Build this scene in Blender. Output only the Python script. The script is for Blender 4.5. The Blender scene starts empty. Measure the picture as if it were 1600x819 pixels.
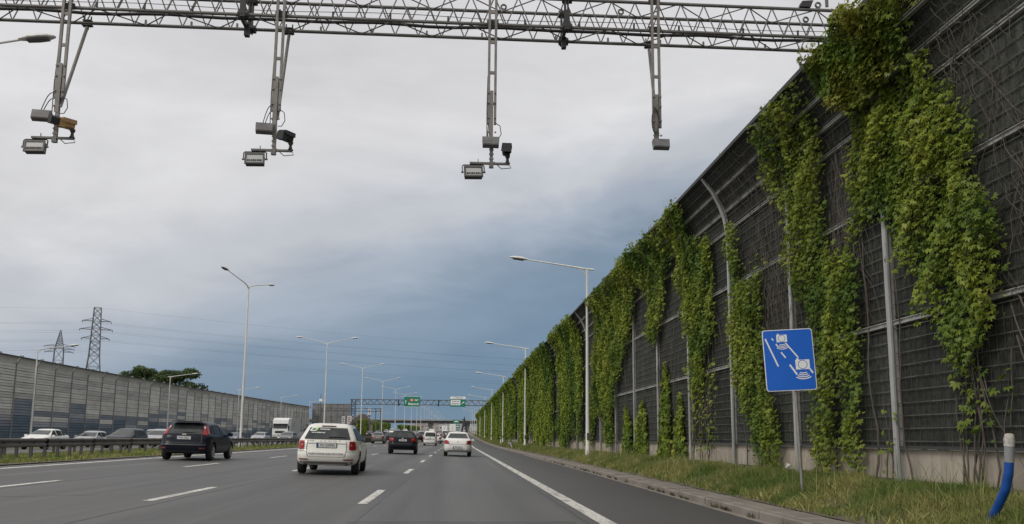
import bpy, math, random
import numpy as np
from mathutils import Vector, Matrix, Euler
random.seed(7)
RNG = np.random.default_rng(11)
PI = math.pi
scene = bpy.context.scene
COL = scene.collection

# ---------------------------------------------------------------- camera
FPX, IW, IH = 1300.0, 1600.0, 819.0           # focal length in photo pixels
PPX, PPY = 800.0, 497.0                       # principal point (the photo is a crop)
CAM = Vector((0.0, 0.0, 1.13))
YAW, PITCH, ROLL = 0.0650035, 0.1433861, 0.008
CR = (Matrix.Rotation(-YAW, 3, 'Z') @ Matrix.Rotation(PI/2+PITCH, 3, 'X') @ Matrix.Rotation(ROLL, 3, 'Z'))
cd = bpy.data.cameras.new('camera')
cam = bpy.data.objects.new('camera', cd); COL.objects.link(cam)
cam.matrix_world = Matrix.Translation(CAM) @ CR.to_4x4()
cd.sensor_fit = 'HORIZONTAL'; cd.sensor_width = 36.0
cd.lens = 36.0*FPX/IW
cd.shift_x = 0.0
cd.shift_y = (PPY-IH/2)/IW
cd.clip_start = 0.1; cd.clip_end = 8000
scene.camera = cam

def ray(px, py):
    return CR @ Vector(((px-PPX)/FPX, -(py-PPY)/FPX, -1.0))
def at_y(px, py, Y):
    d = ray(px, py); return CAM + d*((Y-CAM.y)/d.y)
def at_x(px, py, X):
    d = ray(px, py); return CAM + d*((X-CAM.x)/d.x)

# ---------------------------------------------------------------- sky and sun
SUN_EL, SUN_AZ = math.radians(43), math.radians(230)     # azimuth clockwise from +Y: behind, to the left
w = bpy.data.worlds.new('World'); scene.world = w; w.use_nodes = True
nt = w.node_tree; nt.nodes.clear()
N = nt.nodes.new; L = nt.links.new
def mth(op, a=None, b=None, c=None, clamp=False):
    n = N('ShaderNodeMath'); n.operation = op; n.use_clamp = clamp
    for i, v in enumerate((a, b, c)):
        if v is None: continue
        if isinstance(v, (int, float)): n.inputs[i].default_value = v
        else: L(v, n.inputs[i])
    return n.outputs[0]
tc = N('ShaderNodeTexCoord'); sep = N('ShaderNodeSeparateXYZ'); L(tc.outputs['Generated'], sep.inputs[0])
X_, Y_, Z_ = sep.outputs
zc = mth('MAXIMUM', Z_, 0.0)
den = mth('ADD', zc, 0.30)
comb = N('ShaderNodeCombineXYZ'); L(mth('DIVIDE', X_, den), comb.inputs[0]); L(mth('DIVIDE', Y_, den), comb.inputs[1])
def noise(scale, detail, rough, dist, offs):
    mp = N('ShaderNodeMapping'); L(comb.outputs[0], mp.inputs[0]); mp.inputs['Location'].default_value = offs
    mp.inputs['Rotation'].default_value = (0, 0, 0.5)
    mp.inputs['Scale'].default_value = (0.85, 1.15, 1)
    n = N('ShaderNodeTexNoise'); n.inputs['Scale'].default_value = scale; n.inputs['Detail'].default_value = detail
    n.inputs['Roughness'].default_value = rough; n.inputs['Distortion'].default_value = dist
    L(mp.outputs[0], n.inputs['Vector']); return n.outputs[0]
n1 = noise(0.95, 5, 0.5, 0.6, (3.1, 1.7, 0))
n2 = noise(2.4, 7, 0.55, 0.5, (7.3, 0.4, 2))
n3 = noise(6.5, 6, 0.55, 0.3, (1.3, 5.2, 4))
# height in the sky at which the storm front gives way to bright overcast; it is lowest straight ahead
AZC = math.radians(15)
dotf = mth('ADD', mth('MULTIPLY', X_, math.sin(AZC)), mth('MULTIPLY', Y_, math.cos(AZC)))
away = mth('MULTIPLY', mth('SUBTRACT', 1.0, dotf), 0.72)
wob = mth('MULTIPLY', mth('SUBTRACT', n1, 0.5), 0.27)
wob2 = mth('MULTIPLY', mth('SUBTRACT', n2, 0.5), 0.20)
fade = mth('MULTIPLY', zc, 3.5, clamp=True)
h_ = mth('ADD', mth('ADD', zc, away), mth('MULTIPLY', mth('ADD', wob, wob2), fade))
ramp = N('ShaderNodeValToRGB'); L(h_, ramp.inputs[0])
cr = ramp.color_ramp; cr.interpolation = 'EASE'
stops = [(0.0, (.19, .28, .37)), (.085, (.15, .24, .345)), (.17, (.225, .305, .405)), (.25, (.385, .44, .52)),
         (.34, (.545, .57, .61)), (.46, (.70, .698, .71)), (1.0, (.80, .795, .795))]
while len(cr.elements) < len(stops): cr.elements.new(0.5)
for e, (p, c) in zip(cr.elements, stops): e.position = p; e.color = (*c, 1)
# soft light and dark cloud bellies
bel = mth('ADD', 1.0, mth('MULTIPLY', mth('ADD', mth('MULTIPLY', mth('SUBTRACT', n2, 0.5), 0.48), mth('MULTIPLY', mth('SUBTRACT', n3, 0.5), 0.20)), fade))
sc = N('ShaderNodeVectorMath'); sc.operation = 'SCALE'; L(ramp.outputs[0], sc.inputs[0]); L(mth('MULTIPLY', bel, 10.0), sc.inputs['Scale'])
sky = N('ShaderNodeTexSky'); sky.sky_type = 'NISHITA'; sky.sun_disc = False
sky.sun_elevation = SUN_EL; sky.sun_rotation = SUN_AZ
mix = N('ShaderNodeMix'); mix.data_type = 'RGBA'; mix.inputs[0].default_value = 0.035      # thin veil of clear sky through the cloud deck
L(sc.outputs[0], mix.inputs[6]); L(sky.outputs[0], mix.inputs[7])
bg = N('ShaderNodeBackground'); bg.inputs[1].default_value = 0.1; L(mix.outputs[2], bg.inputs[0])
wo = N('ShaderNodeOutputWorld'); L(bg.outputs[0], wo.inputs[0])

sl = bpy.data.lights.new('sun', 'SUN'); sl.energy = 1.5; sl.angle = math.radians(22); sl.color = (1.0, .955, .88)
so = bpy.data.objects.new('sun', sl); COL.objects.link(so)
sd = Vector((math.sin(SUN_AZ)*math.cos(SUN_EL), math.cos(SUN_AZ)*math.cos(SUN_EL), math.sin(SUN_EL)))
so.rotation_euler = sd.to_track_quat('Z', 'Y').to_euler()
so.location = (-30, -40, 60)
scene.view_settings.view_transform = 'Standard'; scene.view_settings.look = 'None'
scene.view_settings.exposure = 0.0; scene.view_settings.gamma = 1.0
scene.view_settings.use_curve_mapping = False
scene.render.engine = 'CYCLES'

# ---------------------------------------------------------------- helpers
MATS = {}
def mat(name, base, rough=0.6, metal=0.0, noise=None, noise2=None, bump=None, spec=0.5, coat=0.0, attr=None, trans=0.0, stretch=(1, 1, 1), stain=None, rand=0.0):
    """procedural principled material. noise=(scale, other colour, low, high); attr=(other colour) mixed by the face attribute 'tint'"""
    if name in MATS: return MATS[name]
    m = bpy.data.materials.new(name); m.use_nodes = True; t = m.node_tree
    b = t.nodes['Principled BSDF']; b.inputs['Roughness'].default_value = rough; b.inputs['Metallic'].default_value = metal
    b.inputs['Specular IOR Level'].default_value = spec; b.inputs['Coat Weight'].default_value = coat
    b.inputs['Coat Roughness'].default_value = 0.05
    c = t.nodes.new('ShaderNodeRGB'); c.outputs[0].default_value = (*base, 1); out = c.outputs[0]
    tcn = t.nodes.new('ShaderNodeTexCoord')
    geo = t.nodes.new('ShaderNodeNewGeometry')
    def nz(scale, lo, hi, det=5, st=stretch, world=True):
        mp = t.nodes.new('ShaderNodeMapping'); mp.inputs['Scale'].default_value = st
        t.links.new(geo.outputs['Position'] if world else tcn.outputs['Object'], mp.inputs[0])
        n = t.nodes.new('ShaderNodeTexNoise'); n.inputs['Scale'].default_value = scale; n.inputs['Detail'].default_value = det
        t.links.new(mp.outputs[0], n.inputs['Vector'])
        r = t.nodes.new('ShaderNodeMapRange'); r.inputs[1].default_value = lo; r.inputs[2].default_value = hi
        t.links.new(n.outputs[0], r.inputs[0]); return r.outputs[0], n.outputs[0]
    def mixc(f, a, col):
        x = t.nodes.new('ShaderNodeMix'); x.data_type = 'RGBA'
        t.links.new(f, x.inputs[0]); t.links.new(a, x.inputs[6]); x.inputs[7].default_value = (*col, 1); return x.outputs[2]
    if attr:
        a = t.nodes.new('ShaderNodeAttribute'); a.attribute_name = 'tint'
        out = mixc(a.outputs['Fac'], out, attr)
    for q in (noise, noise2):
        if q: f, _ = nz(q[0], q[2], q[3], st=q[4] if len(q) > 4 else stretch); out = mixc(f, out, q[1])
    if stain:
        f, _ = nz(stain[0], stain[2], stain[3], st=stain[4]); out = mixc(f, out, stain[1])
    if rand:
        oi = t.nodes.new('ShaderNodeObjectInfo'); mr = t.nodes.new('ShaderNodeMapRange'); mr.inputs[3].default_value = 1-rand; mr.inputs[4].default_value = 1+rand
        t.links.new(oi.outputs['Random'], mr.inputs[0]); vm = t.nodes.new('ShaderNodeVectorMath'); vm.operation = 'SCALE'; t.links.new(out, vm.inputs[0]); t.links.new(mr.outputs[0], vm.inputs['Scale']); out = vm.outputs[0]
    t.links.new(out, b.inputs['Base Color'])
    if bump:
        _, n = nz(bump[0], 0, 1, det=4)
        bp = t.nodes.new('ShaderNodeBump'); bp.inputs['Strength'].default_value = bump[1]; bp.inputs['Distance'].default_value = bump[2]
        t.links.new(n, bp.inputs['Height']); t.links.new(bp.outputs[0], b.inputs['Normal'])
    if trans:
        tr = t.nodes.new('ShaderNodeBsdfTranslucent'); t.links.new(out, tr.inputs[0])
        ms = t.nodes.new('ShaderNodeMixShader'); ms.inputs[0].default_value = trans
        t.links.new(b.outputs[0], ms.inputs[1]); t.links.new(tr.outputs[0], ms.inputs[2])
        t.links.new(ms.outputs[0], t.nodes['Material Output'].inputs['Surface'])
    MATS[name] = m; return m

def tag(o, label=None, cat=None, group=None, kind=None):
    if label: o['label'] = label
    if cat: o['category'] = cat
    if group: o['group'] = group
    if kind: o['kind'] = kind
    return o
def empty(name, loc=(0, 0, 0), rot=(0, 0, 0)):
    o = bpy.data.objects.new(name, None); COL.objects.link(o); o.location = loc; o.rotation_euler = rot
    o.empty_display_size = 0.2; return o
def link(name, me, parent=None, m=None):
    o = bpy.data.objects.new(name, me); COL.objects.link(o)
    if parent: o.parent = parent
    if m and not me.materials: me.materials.append(m)
    return o
def copy_tree(o, parent=None):
    c = o.copy(); COL.objects.link(c); c.parent = parent
    for ch in o.children: copy_tree(ch, c)
    return c
class MB:
    """collects shapes for one mesh"""
    def __init__(s): s.v = []; s.f = []
    def add(s, vs, fs):
        b = len(s.v); s.v += [tuple(p) for p in vs]; s.f += [tuple(b+i for i in f) for f in fs]; return s
    def box(s, c, d, rz=0.0, R=None):
        hx, hy, hz = d[0]/2, d[1]/2, d[2]/2; M = R or Matrix.Rotation(rz, 3, 'Z'); c = Vector(c)
        vs = [c + M @ Vector((x*hx, y*hy, z*hz)) for z in (-1, 1) for (x, y) in ((-1, -1), (1, -1), (1, 1), (-1, 1))]
        return s.add(vs, [(0, 3, 2, 1), (4, 5, 6, 7), (0, 1, 5, 4), (1, 2, 6, 5), (2, 3, 7, 6), (3, 0, 4, 7)])
    def tube(s, pts, r, n=6, caps=True):
        pts = [Vector(p) for p in pts]; k = len(pts); rr = r if isinstance(r, (list, tuple)) else [r]*k
        b = len(s.v); prev = None
        for i, p in enumerate(pts):
            d = (pts[min(i+1, k-1)] - pts[max(i-1, 0)]).normalized()
            if prev is None:
                a = Vector((0, 0, 1)) if abs(d.z) < .9 else Vector((1, 0, 0)); u = d.cross(a).normalized()
            else:
                u = (prev - d*prev.dot(d)); u = u.normalized() if u.length > 1e-6 else d.orthogonal().normalized()
            prev = u; q = d.cross(u)
            for j in range(n):
                a = 2*PI*j/n; s.v.append(tuple(p + (u*math.cos(a) + q*math.sin(a))*rr[i]))
        for i in range(k-1):
            for j in range(n):
                j2 = (j+1) % n
                s.f.append((b+i*n+j, b+i*n+j2, b+(i+1)*n+j2, b+(i+1)*n+j))
        if caps:
            s.f.append(tuple(b+j for j in reversed(range(n)))); s.f.append(tuple(b+(k-1)*n+j for j in range(n)))
        return s
    def bar(s, p0, p1, r, n=6): return s.tube([p0, p1], r, n)
    def lathe(s, prof, c=(0, 0, 0), n=20, axis='Z'):
        b = len(s.v); c = Vector(c)
        for (r, z) in prof:
            for j in range(n):
                a = 2*PI*j/n; p = (r*math.cos(a), r*math.sin(a), z)
                if axis == 'X': p = (p[2], p[0], p[1])
                if axis == 'Y': p = (p[0], p[2], p[1])
                s.v.append(tuple(c+Vector(p)))
        for i in range(len(prof)-1):
            for j in range(n): s.f.append((b+i*n+j, b+i*n+(j+1) % n, b+(i+1)*n+(j+1) % n, b+(i+1)*n+j))
        s.f.append(tuple(b+j for j in reversed(range(n)))); s.f.append(tuple(b+(len(prof)-1)*n+j for j in range(n)))
        return s
    def prism(s, poly, d0, d1, plane='XZ'):
        """polygon in a plane, extruded between two values of the third axis"""
        n = len(poly)
        def P(a, b, d): return {'XZ': (a, d, b), 'YZ': (d, a, b), 'XY': (a, b, d)}[plane]
        vs = [P(a, b, d0) for a, b in poly] + [P(a, b, d1) for a, b in poly]
        return s.add(vs, [tuple(range(n)), tuple(range(2*n-1, n-1, -1))] + [(i, i+n, (i+1) % n+n, (i+1) % n) for i in range(n)])
    def sweep(s, prof, path):
        """closed cross-section (a: sideways, b: up) swept along a list of points (x, y, z) that runs along Y"""
        n = len(prof); b = len(s.v)
        for (x, y, z) in path:
            for (a, c) in prof: s.v.append((x+a, y, z+c))
        for i in range(len(path)-1):
            for j in range(n): s.f.append((b+i*n+j, b+i*n+(j+1) % n, b+(i+1)*n+(j+1) % n, b+(i+1)*n+j))
        s.f.append(tuple(b+j for j in range(n))); s.f.append(tuple(b+(len(path)-1)*n+j for j in reversed(range(n))))
        return s
    def mesh(s, name, m=None, smooth=False, ang=35):
        me = bpy.data.meshes.new(name); me.from_pydata(s.v, [], s.f); me.validate(); me.update()
        if m: me.materials.append(m)
        if smooth:
            me.polygons.foreach_set('use_smooth', [True]*len(me.polygons))
            me.set_sharp_from_angle(angle=math.radians(ang))
        return me
    def build(s, name, m=None, parent=None, smooth=False, ang=35):
        return link(name, s.mesh(name, m, smooth, ang), parent)
def fix_normals(me):
    import bmesh
    bm = bmesh.new(); bm.from_mesh(me); bmesh.ops.recalc_face_normals(bm, faces=bm.faces); bm.to_mesh(me); bm.free()
def np_mesh(name, V, F, tint=None, smooth=False):
    me = bpy.data.meshes.new(name); V = np.asarray(V, np.float32); F = np.asarray(F, np.int32); k = F.shape[1]
    me.vertices.add(len(V)); me.vertices.foreach_set('co', V.ravel())
    me.loops.add(F.size); me.loops.foreach_set('vertex_index', F.ravel())
    me.polygons.add(len(F)); me.polygons.foreach_set('loop_start', np.arange(0, F.size, k, dtype=np.int32))
    me.update(calc_edges=True)
    if tint is not None:
        a = me.attributes.new('tint', 'FLOAT', 'FACE'); a.data.foreach_set('value', np.asarray(tint, np.float32))
    return me
def text_mesh(txt, size, align='CENTER', bold=0.0):
    cu = bpy.data.curves.new('lettering', 'FONT'); cu.body = txt; cu.size = size; cu.align_x = align; cu.align_y = 'CENTER'
    cu.offset = bold; cu.extrude = 0.0015; cu.resolution_u = 3
    o = bpy.data.objects.new('lettering', cu); COL.objects.link(o)
    me = bpy.data.meshes.new_from_object(o.evaluated_get(bpy.context.evaluated_depsgraph_get()))
    bpy.data.objects.remove(o); bpy.data.curves.remove(cu); me.name = 'lettering'; return me
def put_text(txt, size, loc, m, parent, align='CENTER', bold=0.0, sx=1.0, tilt=0.0):
    me = text_mesh(txt, size, align, bold); o = link('lettering', me, parent, m)
    if not me.materials: me.materials.append(m)
    o.location = loc; o.rotation_euler = (PI/2-tilt, 0, 0); o.scale = (sx, 1, 1); return o

# road profile along the road and cross fall
VT = [(-60, 0), (100, 0), (142, .2), (182, .6), (222, 1.1), (263, 1.7), (343, 2.8), (423, 3.9), (503, 4.9), (600, 5.7), (800, 6.5), (1500, 7), (6000, 9)]
VX = [a for a, _ in VT]; VZ = [b for _, b in VT]
def vz(Y): return float(np.interp(Y, VX, VZ))
def road_z(X, Y):
    return vz(Y) - .022*X if X > -15 else vz(Y) + .33 - .02*(-15-X)
YS = [-40, -20, 0, 10, 20, 40, 60, 80, 100, 120, 142, 160, 182, 200, 222, 240, 263, 300, 343, 380, 423, 460, 503, 550, 600, 700, 800, 1000, 1500]
def strip(x0, x1, y0, y1, dz=0.0, zf=road_z, nx=1):
    """sheet between two lines, on the road profile"""
    ys = [y0] + [y for y in YS if y0 < y < y1] + [y1]; b = MB(); xs = [x0+(x1-x0)*i/nx for i in range(nx+1)]
    for y in ys:
        for x in xs: b.v.append((x, y, zf(x, y)+dz))
    k = nx+1
    for i in range(len(ys)-1):
        for j in range(nx): b.f.append((i*k+j, i*k+j+1, (i+1)*k+j+1, (i+1)*k+j))
    return b
# ---------------------------------------------------------------- materials of the setting
M_ASPH = mat('asphalt', (.098, .095, .092), .62, noise=(.35, (.062, .060, .058), .38, .60, (2.1, .03, 1)), noise2=(55, (.105, .103, .10), .52, .75, (1, 1, 1)), bump=(120, .25, .004), stain=(.55, (.108, .105, .101), .5, .72, (2.6, .07, 1)))
def wheel_tracks(m, period, phase, amt):
    # two faint darker tracks worn into each lane, broken up by noise
    t = m.node_tree; b = t.nodes['Principled BSDF']; src = b.inputs['Base Color'].links[0].from_socket
    ge = t.nodes.new('ShaderNodeNewGeometry'); sx = t.nodes.new('ShaderNodeSeparateXYZ'); t.links.new(ge.outputs['Position'], sx.inputs[0])
    def mm(op, a, c):
        n = t.nodes.new('ShaderNodeMath'); n.operation = op
        for i, v in enumerate((a, c)):
            if v is None: continue
            if isinstance(v, (int, float)): n.inputs[i].default_value = v
            else: t.links.new(v, n.inputs[i])
        return n.outputs[0]
    cs = mm('COSINE', mm('MULTIPLY', mm('SUBTRACT', sx.outputs[0], phase), 4*PI/period), None)
    mp = t.nodes.new('ShaderNodeMapping'); mp.inputs['Scale'].default_value = (1.5, .12, 1); t.links.new(ge.outputs['Position'], mp.inputs[0])
    nz = t.nodes.new('ShaderNodeTexNoise'); nz.inputs['Scale'].default_value = .9; nz.inputs['Detail'].default_value = 6; t.links.new(mp.outputs[0], nz.inputs['Vector'])
    k = mm('ADD', 1.0, mm('MULTIPLY', mm('MULTIPLY', cs, nz.outputs[0]), amt*2))
    k = mm('MULTIPLY', k, mm('ADD', .80, mm('MULTIPLY', nz.outputs[0], .4)))
    vm = t.nodes.new('ShaderNodeVectorMath'); vm.operation = 'SCALE'; t.links.new(src, vm.inputs[0]); t.links.new(k, vm.inputs['Scale']); t.links.new(vm.outputs[0], b.inputs['Base Color'])
wheel_tracks(M_ASPH, 3.38, -1.53, .10)
M_SHOUL = mat('shoulder_asphalt', (.068, .065, .063), .6, noise=(.5, (.054, .052, .05), .35, .7, (1.2, .08, 1)), noise2=(60, (.075, .073, .07), .52, .75, (1, 1, 1)), bump=(120, .25, .004))
M_LINE = mat('road_paint', (.62, .60, .55), .7, noise=(4, (.27, .26, .25), .47, .72, (1.8, .35, 1)), noise2=(24, (.20, .195, .19), .55, .66, (1, .5, 1)))
M_CONC = mat('concrete', (.235, .205, .175), .85, noise=(1.2, (.145, .125, .105), .4, .75, (1, 1, .6)), noise2=(25, (.22, .2, .175), .5, .8, (1, 1, 1)), bump=(30, .3, .01))
M_PLINTH = mat('plinth_concrete', (.43, .37, .31), .88, noise=(1.0, (.20, .175, .145), .42, .75, (1, 1.6, .35)), noise2=(5, (.27, .235, .20), .5, .8, (1, 3, .4)), bump=(20, .25, .01))
M_DIRT = mat('dirt', (.10, .082, .058), .95, noise=(3, (.15, .125, .09), .4, .7), noise2=(20, (.07, .06, .04), .5, .7), bump=(12, .5, .03))
M_SOIL = mat('field', (.085, .095, .045), .95, noise=(.05, (.12, .115, .06), .4, .7), noise2=(2, (.06, .07, .03), .4, .7))
M_GALV = mat('galvanised_steel', (.33, .335, .34), .5, .55, noise=(4, (.24, .245, .25), .4, .7), noise2=(30, (.29, .29, .29), .5, .7))
M_POST = mat('post_steel', (.44, .44, .425), .6, .25, noise=(2.5, (.28, .275, .26), .45, .75, (2, 2, .5)), noise2=(14, (.20, .185, .165), .62, .8, (2, 2, .6)))
M_GRASS = mat('grass', (.19, .225, .055), .7, attr=(.50, .43, .20), noise=(.9, (.135, .195, .045), .42, .62), spec=.25, trans=.3)
M_LEAF = mat('creeper_leaf', (.14, .215, .028), .5, attr=(.40, .42, .06), noise=(.7, (.10, .17, .025), .45, .65), spec=.35, trans=.3)  # attr: leaf variety, with top-lit yellow-green highlights put into the colour
M_LEAFR = mat('creeper_leaf_reddening', (.165, .215, .03), .5, attr=(.40, .37, .06), noise=(1.4, (.13, .205, .028), .42, .6), spec=.35, trans=.3)
M_FARLEAF = mat('creeper_leaf_distant', (.145, .21, .026), .6, attr=(.30, .355, .055), noise=(.25, (.085, .15, .025), .45, .6), spec=.25, trans=.25)
M_BARK = mat('vine_wood', (.095, .080, .066), .9, noise=(8, (.060, .050, .042), .4, .7))
M_PANEL = mat('dark_barrier_panel', (.044, .048, .042), .88, noise=(1.6, (.055, .057, .048), .4, .7), noise2=(9, (.020, .022, .019), .45, .75), bump=(14, .6, .03), spec=.2, rand=.28, stain=(2.0, (.075, .075, .065), .56, .8, (1, 2.2, .3)))
M_WIRE = mat('barrier_wire', (.115, .117, .105), .65, .3, noise=(3, (.045, .045, .04), .4, .7))
M_RAIL = mat('barrier_rail', (.40, .40, .38), .65, .2, noise=(3, (.22, .215, .20), .42, .72), noise2=(20, (.17, .16, .14), .6, .8))
M_CAP = mat('dark_cap', (.05, .05, .05), .7, .2)

# ---------------------------------------------------------------- ground, roads, verges
g = strip(-3500, 3500, -60, 6000, dz=-.40, zf=lambda x, y: vz(y) - 0.0)
tag(g.build('ground', M_SOIL), kind='structure')
XL = -12.35
road = tag(strip(XL, 2.02, -40, 1500, nx=4).build('road', M_ASPH), kind='structure')
def kerb_x(Y): return float(np.interp(Y, [0, 12, 33, 60, 2000], [4.55, 4.72, 5.02, 5.08, 5.08]))
sh = MB(); ys = [-40, -20, 0, 6, 12, 18, 25, 33, 45, 60] + [y for y in YS if y > 60]
for y in ys: sh.v += [(2.02, y, road_z(2.02, y)), (kerb_x(y), y, road_z(kerb_x(y), y))]
sh.f = [(2*i, 2*i+1, 2*i+3, 2*i+2) for i in range(len(ys)-1)]
shoulder = tag(sh.build('hard_shoulder', M_SHOUL), kind='structure')
opp = tag(strip(-36.5, -18.1, -40, 1500, nx=3).build('opposite_road', M_ASPH), kind='structure')
# markings: sheets 5 mm above the asphalt
def stripe(x, wd, y0, y1, parent, name): return strip(x-wd/2, x+wd/2, y0, y1, dz=.005).build(name, M_LINE, parent)
stripe(2.14, .25, -20, 700, road, 'edge_line')
stripe(-11.62, .22, -20, 700, road, 'edge_line')
PER, LEN = 11.75, 3.7
for x, ph in ((-1.53, 16.0), (-4.83, 15.55), (-8.24, 16.4)):
    for k in range(-1, 26):
        c = ph + k*PER
        stripe(x, .16, c-LEN/2, c+LEN/2, road, 'lane_dash')
stripe(-19.0, .22, -20, 700, opp, 'edge_line'); stripe(-35.4, .22, -20, 700, opp, 'edge_line')
for x in (-22.6, -26.2, -29.8):
    for k in range(2, 20): stripe(x, .14, 12*k, 12*k+4, opp, 'lane_dash')

# sealed joints and patches in the asphalt
M_TAR = mat('tar_seal', (.028, .027, .027), .45, noise=(9, (.05, .048, .046), .45, .65))
rt_ = random.Random(77)
for x in (-1.30, -4.55, -8.02, 1.86):
    b = MB(); yy = 6.0; pts = []
    while yy < 90: pts.append((x+rt_.uniform(-.02, .02), yy, .011+.010*rt_.random())); yy += rt_.uniform(.5, 1.1)
    for (xx, yq, wq) in pts: b.v += [(xx-wq, yq, road_z(xx-wq, yq)+.003), (xx+wq, yq, road_z(xx+wq, yq)+.003)]
    b.f = [(2*i, 2*i+1, 2*i+3, 2*i+2) for i in range(len(pts)-1)]; b.build('sealed_joint', M_TAR, road)
for (x0, y0, x1, y1) in ((-1.4, 11.2, 1.7, 11.9), (-8.0, 22.5, -4.7, 23.4), (-4.4, 33.5, -1.7, 33.0), (-8.1, 13.2, -6.0, 14.6), (-11.4, 41, -8.2, 41.6)):
    b = MB(); n_ = 16
    for i in range(n_+1):
        t_ = i/n_; xx = x0+(x1-x0)*t_; yq = y0+(y1-y0)*t_+rt_.uniform(-.07, .07); wq = .012+.014*rt_.random(); b.v += [(xx, yq-wq, road_z(xx, yq)+.004), (xx, yq+wq, road_z(xx, yq)+.004)]
    b.f = [(2*i, 2*i+2, 2*i+3, 2*i+1) for i in range(n_)]; b.build('crack_seal', M_TAR, road)
def kerb_top(Y): return road_z(kerb_x(Y), Y) + .135
WALLX = 7.15
def base_z(Y): return .50 + vz(Y)                       # foot of the right barrier
def verge_z(x, Y):
    k = kerb_x(Y)+.62; t = min(1, max(0, (x-k)/(WALLX-k)))
    return kerb_top(Y)+.03 + (base_z(Y)-kerb_top(Y)-.03)*t**.85
vg = MB(); ys = [-40, -20, 0, 6, 12, 18, 25, 33, 45, 60] + [y for y in YS if y > 60 and y <= 700]; NX = 6
for y in ys:
    k = kerb_x(y)+.6
    for j in range(NX+1):
        x = k+(9.5-k)*j/NX; vg.v.append((x, y, verge_z(x, y)-.01))
vg.f = [(i*(NX+1)+j, i*(NX+1)+j+1, (i+1)*(NX+1)+j+1, (i+1)*(NX+1)+j) for i in range(len(ys)-1) for j in range(NX)]
verge = tag(vg.build('verge', M_DIRT), kind='structure')
# kerb: single stones near, one run beyond; a strip of concrete slabs behind it and a narrow gutter row before it
kerb = tag(empty('kerb'), kind='structure')
rk = random.Random(3)
def kerb_seg(y0, y1, x0, x1, zt, zb, nm, m, bev=.02, jit=.004):
    b = MB(); j = rk.uniform(-jit, jit); jx = rk.uniform(-jit, jit)
    path = [(kerb_x(y)+jx, y, kerb_top(y)+j) for y in ([y0]+[q for q in ys if y0 < q < y1]+[y1])]
    prof = [(x0, zb), (x1, zb), (x1, zt-bev), (x1-bev, zt), (x0+bev, zt), (x0, zt-bev)]
    b.sweep(prof, path); o = b.build(nm, m, kerb); return o
y = 6.0
while y < 62:
    kerb_seg(y+.012, y+.988, 0.0, .17, 0.0, -.4, 'kerb_stone', M_CONC, .022, .011); y += 1.0
kerb_seg(62.01, 700, 0, .17, 0, -.4, 'kerb_run', M_CONC); kerb_seg(-40, 5.99, 0, .17, 0, -.4, 'kerb_run', M_CONC)
y = 6.0
while y < 50:
    kerb_seg(y+.006, y+.744, .185, .60, .012, -.2, 'slab', M_CONC, .012, .007); y += .75
kerb_seg(50.01, 700, .185, .60, .012, -.2, 'slab_run', M_CONC)
kerb_seg(-40, 62, -.13, -.004, -.125, -.5, 'gutter_run', M_CONC, .004, 0)
# median: soil strip with a rough edge
def med_z(x, Y): return vz(Y) + .30 + .05*math.sin((x+12.35)/5.75*PI)
tag(strip(-18.1, XL, -40, 700, dz=0, zf=med_z, nx=6).build('median', M_DIRT), kind='structure')

# ---------------------------------------------------------------- grass (uncountable)
def blades(P, hgt, wid, lean, seed, hf=None):
    r = np.random.default_rng(seed); n = len(P); P = np.asarray(P)
    a = r.uniform(0, 2*PI, n); h = hgt*(.45+r.random(n)*.95)*(1 if hf is None else hf); wv = wid*(.6+.8*r.random(n))
    s = np.stack([np.cos(a), np.sin(a), np.zeros(n)], 1)*wv[:, None]
    la = r.uniform(0, 2*PI, n); ln = lean*r.random(n)*h
    d = np.stack([np.cos(la)*ln, np.sin(la)*ln, np.zeros(n)], 1); up = np.zeros((n, 3)); up[:, 2] = h
    V = np.empty((n, 5, 3)); V[:, 0] = P-s; V[:, 1] = P+s; m = P+up*.55+d*.35
    V[:, 2] = m-s*.75; V[:, 3] = m+s*.75; V[:, 4] = P+up*.93+d
    b = np.arange(n)[:, None]*5
    F = np.concatenate([b+np.array([[0, 1, 3]]), b+np.array([[0, 3, 2]]), b+np.array([[2, 3, 4]])], 1).reshape(-1, 3)
    t = np.repeat(np.where(r.random(n) < .22, r.uniform(.55, 1.0, n), r.beta(1.2, 3.4, n)*.8), 3)
    return V.reshape(-1, 3), F, t
def grass_obj(name, P, hgt, wid, lean, seed, label, hf=None):
    V, F, t = blades(P, hgt, wid, lean, seed, hf); me = np_mesh(name, V, F, t); me.materials.append(M_GRASS)
    return tag(link(name, me), label, 'grass', kind='stuff')
r = np.random.default_rng(5)
def patchy(x, y): return .5+.5*np.sin(x*3.1+y*.9)*np.sin(y*1.7-x*1.3)
pts = []; hh = []
for (y0, y1, n) in ((7, 18, 44000), (18, 34, 36000), (34, 70, 26000), (70, 150, 16000), (150, 290, 9000)):
    Y = r.uniform(y0, y1, n); k = np.interp(Y, [0, 12, 33, 60, 2000], [4.55, 4.72, 5.02, 5.08, 5.08])+.60
    u = r.random(n); X = k + (7.02-k)*u + (r.random(n)-.6)*.06
    keep = (u > .05+.05*np.sin(Y*1.3)+.03*np.sin(Y*4.1)) & (r.random(n) < .28+.72*patchy(X, Y))
    X, Y = X[keep], Y[keep]
    Zs = np.array([verge_z(a, b) for a, b in zip(X, Y)])-.02
    pts.append(np.stack([X, Y, Zs], 1))
P = np.concatenate(pts[:3]); Pf = np.concatenate(pts[3:])
uu = np.clip((P[:, 0]-5.6)/1.4, 0, 1); clf = .55+.75*(np.sin(P[:, 1]*2.6+2*np.sin(P[:, 0]*3))*np.sin(P[:, 0]*4.1+P[:, 1]*.8)*.5+.5)
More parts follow.
